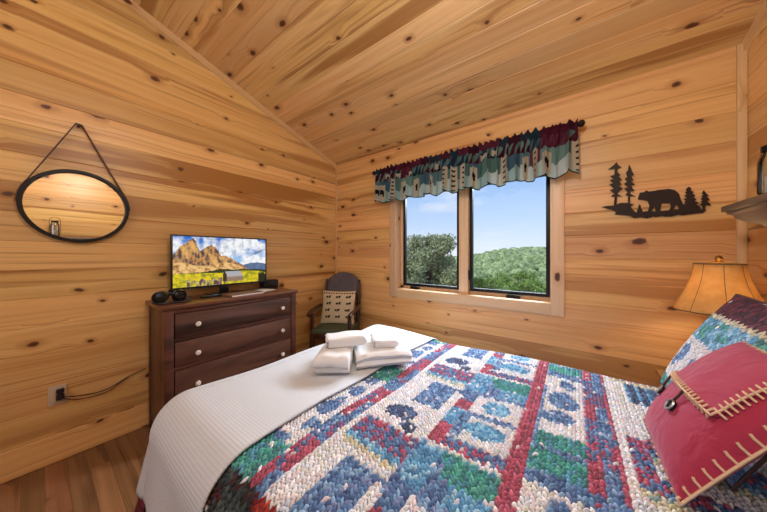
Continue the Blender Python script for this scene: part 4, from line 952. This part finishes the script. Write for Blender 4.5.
def valance():
    n, m = 620, 70; S = np.linspace(0, 1, n); T = np.linspace(0, 1, m)
    rr = np.random.RandomState(5); ph = np.cumsum(rr.uniform(.6, 1.5, n)); ph = ph/ph[-1]*2*PI*27
    ph2 = np.cumsum(rr.uniform(.3, 1.8, n)); ph2 = ph2/ph2[-1]*2*PI*9.5
    hem = 1.838+.016*np.sin(ph2)+.008*np.sin(ph*.5+1); head = 2.212+.010*np.sin(ph*1.3)+.004*np.sin(ph*2.7+2)
    P = np.zeros((n, m, 3)); C = np.zeros((n, m, 3))
    rng2 = random.Random(3); cells = []; x = 0
    while x < 1.0:
        w = rng2.uniform(.028, .055); cells.append((x, x+w, rng2.choice(['house', 'moose', 'words', 'words', 'bear', 'plain']), rng2.randrange(1000))); x += w
    c = lambda h: np.array(hexc(h))
    top = [c('4a2234'), c('2c4350'), c('5c2438'), c('33414f'), c('6a3044')]; mid = [c('6a9088'), c('56788a'), c('7a4050'), c('86a8a2'), c('6c9096')]; low = [c('cfe2e0'), c('e0eaea'), c('b4d2d0')]; cream = c('d8cfb8'); dk = c('2c2a30')
    for i, s in enumerate(S):
        ce_ = next((q for q in cells if q[0] <= s < q[1]), cells[-1]); f = (s-ce_[0])/(ce_[1]-ce_[0]); sd_ = ce_[3]
        for j, t in enumerate(T):
            z = head[i]*(1-t)+hem[i]*t; pinch = math.exp(-((t-.10)/.05)**2)
            amp = (.015+.024*t)*(1-.75*pinch)
            yv = -.100-amp*math.sin(ph[i]+.35*math.sin(t*3+ph2[i]))-.010*math.sin(ph2[i])*t
            if t < .20: yv = -.100+(.010 if t < .03 else -.0)*math.sin(ph[i]*1.5) - amp*math.sin(ph[i])*.8
            P[i, j] = (.750+s*1.800+.010*math.cos(ph[i])*t, min(yv, -.090+.0), z)
            # print on the cloth, its lower part paled for daylight passing through
            if t < .17: col = top[sd_ % 5]
            elif t < .42: col = top[(sd_+2) % 5] if (f*3+t*5) % 2 < 1.2 else mid[sd_ % 5]
            elif t < .70+.05*math.sin(f*5+sd_): col = mid[(sd_+1) % 5]
            else: col = low[sd_ % 3]  # pale tone paints in daylight glowing through the hem
            k = ce_[2]
            if k == 'house' and .22 < t < .36 and .15 < f < .85 and not (t > .29 and .4 < f < .62): col = cream
            if k == 'words' and .38 < t < .95 and .2 < f < .8: col = cream if not (int(t*26) % 3 == 0 and .36 < f < .62) else dk
            if k == 'moose' and (((f-.5)/.28)**2+((t-.30)/.045)**2 < 1 or (.30 < t < .40 and (abs(f-.3) < .05 or abs(f-.68) < .05))): col = cream
            if k == 'bear' and (.50 < t < .95 and .12 < f < .88): col = cream if not (((f-.5)/.25)**2+((t-.70)/.07)**2 < 1 or (.70 < t < .82 and (abs(f-.35) < .06 or abs(f-.66) < .06))) else dk
            if k == 'check' and .45 < t < .7 and int(f*5)+int(t*22) & 1: col = c('7a2c3c')
            if t > .985: col = dk
            C[i, j] = col
    o = grid_mesh('valance', P, M['valance'], None, C, flip=True); o.modifiers.new('t', 'SOLIDIFY').thickness = .0012; return o
va = valance(); tag(va, 'gathered lodge print valance in burgundy, teal and cream on the curtain rod', 'valance')
# ================================================================== OUTSIDE
def leaf_cloud(bm, c, r, n, size, seed, sq=1.0, shell=.55):
    rr = random.Random(seed)
    for _ in range(n):
        d = Vector((rr.gauss(0, 1), rr.gauss(0, 1), rr.gauss(0, 1))).normalized(); q = rr.uniform(shell, 1)**.6
        p = Vector(c)+Vector((d.x*r*q, d.y*r*q, d.z*r*q*sq)); a = Vector((rr.gauss(0, 1), rr.gauss(0, 1), rr.gauss(0, 1))).normalized(); nrm = (d+a*.9).normalized(); t = nrm.orthogonal().normalized(); t.rotate(Matrix.Rotation(rr.uniform(0, 6.28), 3, nrm)); b = nrm.cross(t); s_ = size*rr.uniform(.6, 1.4)
        bm.faces.new([bm.verts.new(p+t*s_), bm.verts.new(p+b*s_*.6), bm.verts.new(p-t*s_), bm.verts.new(p-b*s_*.6)])
def foliage_mat(name, a, b):
    t = NT(name); g = t.n('ShaderNodeNewGeometry'); tc = t.n('ShaderNodeTexCoord'); f = t.noise(tc.outputs['Object'], .9, 3)
    col = t.mix(t.math('ADD', t.math('MULTIPLY', g.outputs['Random Per Island'], .6), t.math('MULTIPLY', f, .5), clamp=True), a, b)
    d = t.n('ShaderNodeBsdfDiffuse'); t.l(col, d.inputs[0]); tr = t.n('ShaderNodeBsdfTranslucent'); t.l(col, tr.inputs[0]); mx = t.n('ShaderNodeMixShader'); mx.inputs[0].default_value = .35
    t.l(d.outputs[0], mx.inputs[1]); t.l(tr.outputs[0], mx.inputs[2]); return t.done(mx)
M['leaf_oak'] = foliage_mat('leaf_oak', (.20, .24, .13), (.42, .47, .28)); M['leaf_bright'] = foliage_mat('leaf_bright', (.14, .24, .06), (.32, .46, .15)); M['bark'] = wood('bark', (.16, .12, .09), (.07, .05, .04), .5, 'Z', .9)
def tree(name, label, x, y, zb, zt, rad, leafmat, seed, n, size, blobs, grp=None):
    rr = random.Random(seed); e = empty(name, (x, y, zb)); tag(e, label, 'tree', grp); H = zt-zb
    bm = bmesh.new(); tube(bm, [(0, 0, 0), (.1, 0, H*.3), (0, .1, H*.6), (.1, 0, H*.9)], .2, 10, rs=[.28, .22, .14, .04]); cl = bmesh.new()
    for k in range(blobs):
        a = rr.uniform(0, 2*PI); q = rr.uniform(0, 1)**.6; zf = rr.uniform(.34, .95); w_ = rad*max(.15, 1-((zf-.62)/.42)**2)**.5*q*.85
        c = (math.cos(a)*w_, math.sin(a)*w_, zf*H); tube(bm, [(0, 0, max(.2, zf-.25)*H), tuple(.5*v for v in c[:2])+((zf-.1)*H,), c], .05, 6, rs=[.09, .06, .02]); leaf_cloud(cl, c, rad*rr.uniform(.18, .30), n//blobs, size, seed*100+k, .75, .1)
    build('trunk', bm, M['bark'], e); me = bpy.data.meshes.new('foliage'); cl.to_mesh(me); cl.free(); link('foliage', me, leafmat, e); return e
tree('oak_tree', 'large olive green oak outside the left window pane', -5.9, 14, -6.5, 2.7, 3.1, M['leaf_oak'], 5, 34000, .09, 80)
tree('young_tree', 'bright green young tree low outside the right window pane', -.1, 15, -7.0, .30, 1.9, M['leaf_bright'], 9, 16000, .075, 90, 'green trees below the window')
tree('young_tree', 'bright green treetop low outside the right pane beside the mullion', -3.2, 19, -7.5, -.35, 2.2, M['leaf_bright'], 12, 16000, .075, 90, 'green trees below the window')
# hillside: terrain with woodland
def ridge_h(x, y):
    d = y
    base = -19+ (d-40)*.105 if d < 200 else -19+160*.105+(d-200)*.01
    rise = 7.2*math.exp(-((x+22)/42)**2)*min(1, max(0, (d-90)/110))+(-1.6*max(0, (-40-x)/60)*min(1, d/200))
    return base+rise
nx_, ny_ = 200, 90; xs = np.linspace(-190, 130, nx_); ys = np.linspace(25, 235, ny_); Pg = np.zeros((nx_, ny_, 3))
for i, x in enumerate(xs):
    for j, y in enumerate(ys): Pg[i, j] = (x, y, ridge_h(x, y)-3.5)
tg_ = NT('hill_grass'); tcx = tg_.n('ShaderNodeTexCoord'); hg = grid_mesh('hillside', Pg, tg_.done(tg_.bsdf(tg_.mix(tg_.noise(tcx.outputs['Object'], .05, 4), (.30, .38, .12), (.14, .20, .06)), .95)))
hg['kind'] = 'structure'
# woodland canopy: thousands of crowns, one object
cv = []; cfs = []; ccol = []
ico = bmesh.new(); bmesh.ops.create_icosphere(ico, subdivisions=2, radius=1); iv = np.array([v.co[:] for v in ico.verts]); ico.verts.ensure_lookup_table(); iff = np.array([[v.index for v in f.verts] for f in ico.faces]); ico.free()
Rr = np.random.RandomState(3); nn = 0; VV = []; FF = []; CC = []
for y in np.arange(38, 228, 2.5):
    for x in np.arange(-y*.75-10, y*.1+14, 2.6):
        xx, yy_ = x+Rr.uniform(-1.5, 1.5), y+Rr.uniform(-1.4, 1.4)
        if noise.noise((xx*.02+4, yy_*.03, 0)) > .42 and yy_ > 80: continue
        if -92 < xx < -52 and 176 < yy_ < 206: continue
        s_ = Rr.uniform(1.25, 2.3); jit = 1+.22*np.array([noise.noise((v[0]*1.7+nn, v[1]*1.7, v[2]*1.7)) for v in iv])[:, None]
        VV.append(iv*jit*np.array([s_, s_, s_*Rr.uniform(.9, 1.35)])+np.array([xx, yy_, ridge_h(xx, yy_)-2.0+s_*.5])); FF.append(iff+len(iv)*nn); nn += 1
        g_ = Rr.uniform(0, 1); CC.append(np.tile(np.array([.16, .24, .10])*(1-g_)+np.array([.38, .48, .22])*g_, (len(iv), 1)))  # crown greens lightened to stand for haze over the hill
t = NT('woodland'); a_ = t.n('ShaderNodeVertexColor', layer_name='Col').outputs[0]; tcx = t.n('ShaderNodeTexCoord'); nf = t.noise(tcx.outputs['Object'], 1.1, 4, .7)
wd = t.done(t.bsdf(t.mix(.75, a_, t.mix(t.rng(nf, .3, .7), (.12, .12, .12), (.9, .9, .9)), 'OVERLAY'), .95, 0, t.bump(nf, 1.0, .8)))
wo = raw_mesh('woodland', np.concatenate(VV), np.concatenate(FF), wd, None, np.concatenate(CC)); tag(wo, 'dense green woodland covering the distant hillside outside the window', 'woodland', None, 'stuff')
# ================================================================== LIGHT
wrd = bpy.data.worlds.new('World'); bpy.context.scene.world = wrd; wrd.use_nodes = True; nt_ = wrd.node_tree; nt_.nodes.clear()
def wn(t_, **k):
    n = nt_.nodes.new(t_)
    for a, v in k.items(): setattr(n, a, v)
    return n
out = wn('ShaderNodeOutputWorld'); bg = wn('ShaderNodeBackground'); tc = wn('ShaderNodeTexCoord'); sp = wn('ShaderNodeSeparateXYZ'); L = nt_.links.new
L(tc.outputs['Generated'], sp.inputs[0]); rp_ = wn('ShaderNodeValToRGB'); cr = rp_.color_ramp
cr.elements[0].position = 0.0; cr.elements[0].color = (.74, .83, .95, 1); cr.elements[1].position = .5; cr.elements[1].color = (.13, .27, .68, 1)
e_ = cr.elements.new(.12); e_.color = (.50, .67, .93, 1); e_ = cr.elements.new(.25); e_.color = (.33, .53, .89, 1); L(sp.outputs[2], rp_.inputs[0])
mp = wn('ShaderNodeMapping'); mp.inputs['Scale'].default_value = (2.2, 2.2, 8.0); mp.inputs['Location'].default_value = (3.1, 0.4, 1.3); L(tc.outputs['Generated'], mp.inputs[0]); nz = wn('ShaderNodeTexNoise'); nz.inputs['Scale'].default_value = 1.4; nz.inputs['Detail'].default_value = 6; nz.inputs['Roughness'].default_value = .55; L(mp.outputs[0], nz.inputs['Vector'])
mr_ = wn('ShaderNodeMapRange'); mr_.inputs[1].default_value = .52; mr_.inputs[2].default_value = .72; L(nz.outputs['Fac'], mr_.inputs[0]); mx = wn('ShaderNodeMix', data_type='RGBA'); mx.inputs[7].default_value = (.86, .88, .94, 1); L(mr_.outputs[0], mx.inputs[0]); L(rp_.outputs[0], mx.inputs[6]); L(mx.outputs[2], bg.inputs[0]); bg.inputs[1].default_value = 1.0; L(bg.outputs[0], out.inputs[0])
light('sun', 'SUN', (0, -20, 40), 3.2, (1, .96, .88), (math.radians(48), 0, math.radians(-25)), angle=math.radians(2))
# area lamp added outside above the window, out of view, to strengthen skylight
def aim(o, tgt): o.rotation_euler = (Vector(tgt)-o.location).to_track_quat('-Z', 'Y').to_euler()
a = light('sky_boost', 'AREA', (1.5, 2.2, 3.6), 1150, (.80, .90, 1.0), shape='RECTANGLE', size=3.4, size_y=1.6); aim(a, (1.7, 0, 1.4))
# ceiling fixture of the room (behind the photographer) and an unseen fill lamp added on the near side
a = light('ceiling_light', 'POINT', (2.3, -1.95, 2.45), 32, (1, .96, .90), shadow_soft_size=.13)
a = light('room_fill', 'AREA', (1.7, -3.95, 1.9), 24, (.74, .87, 1.0), shape='RECTANGLE', size=2.6, size_y=2.0); aim(a, (1.6, 0, 1.3))
light('lamp_light', 'POINT', (3.115, -.312, NZ+.52), 6.5, (1, .78, .48), shadow_soft_size=.03)
# ================================================================== CAMERA
cd = bpy.data.cameras.new('camera'); cam = bpy.data.objects.new('camera', cd); COL.objects.link(cam)
cam.location = (2.536, -2.353, 1.27); cam.rotation_euler = (PI/2, 0, math.radians(36.7)); cd.sensor_width = 36; cd.lens = 257/767*36; cd.shift_y = -2/767; cd.clip_start = .02; cd.clip_end = 2000
sc = bpy.context.scene; sc.camera = cam; sc.view_settings.view_transform = 'Standard'; sc.view_settings.look = 'None'; sc.view_settings.gamma = 1; sc.view_settings.exposure = .14; sc.view_settings.use_curve_mapping = False
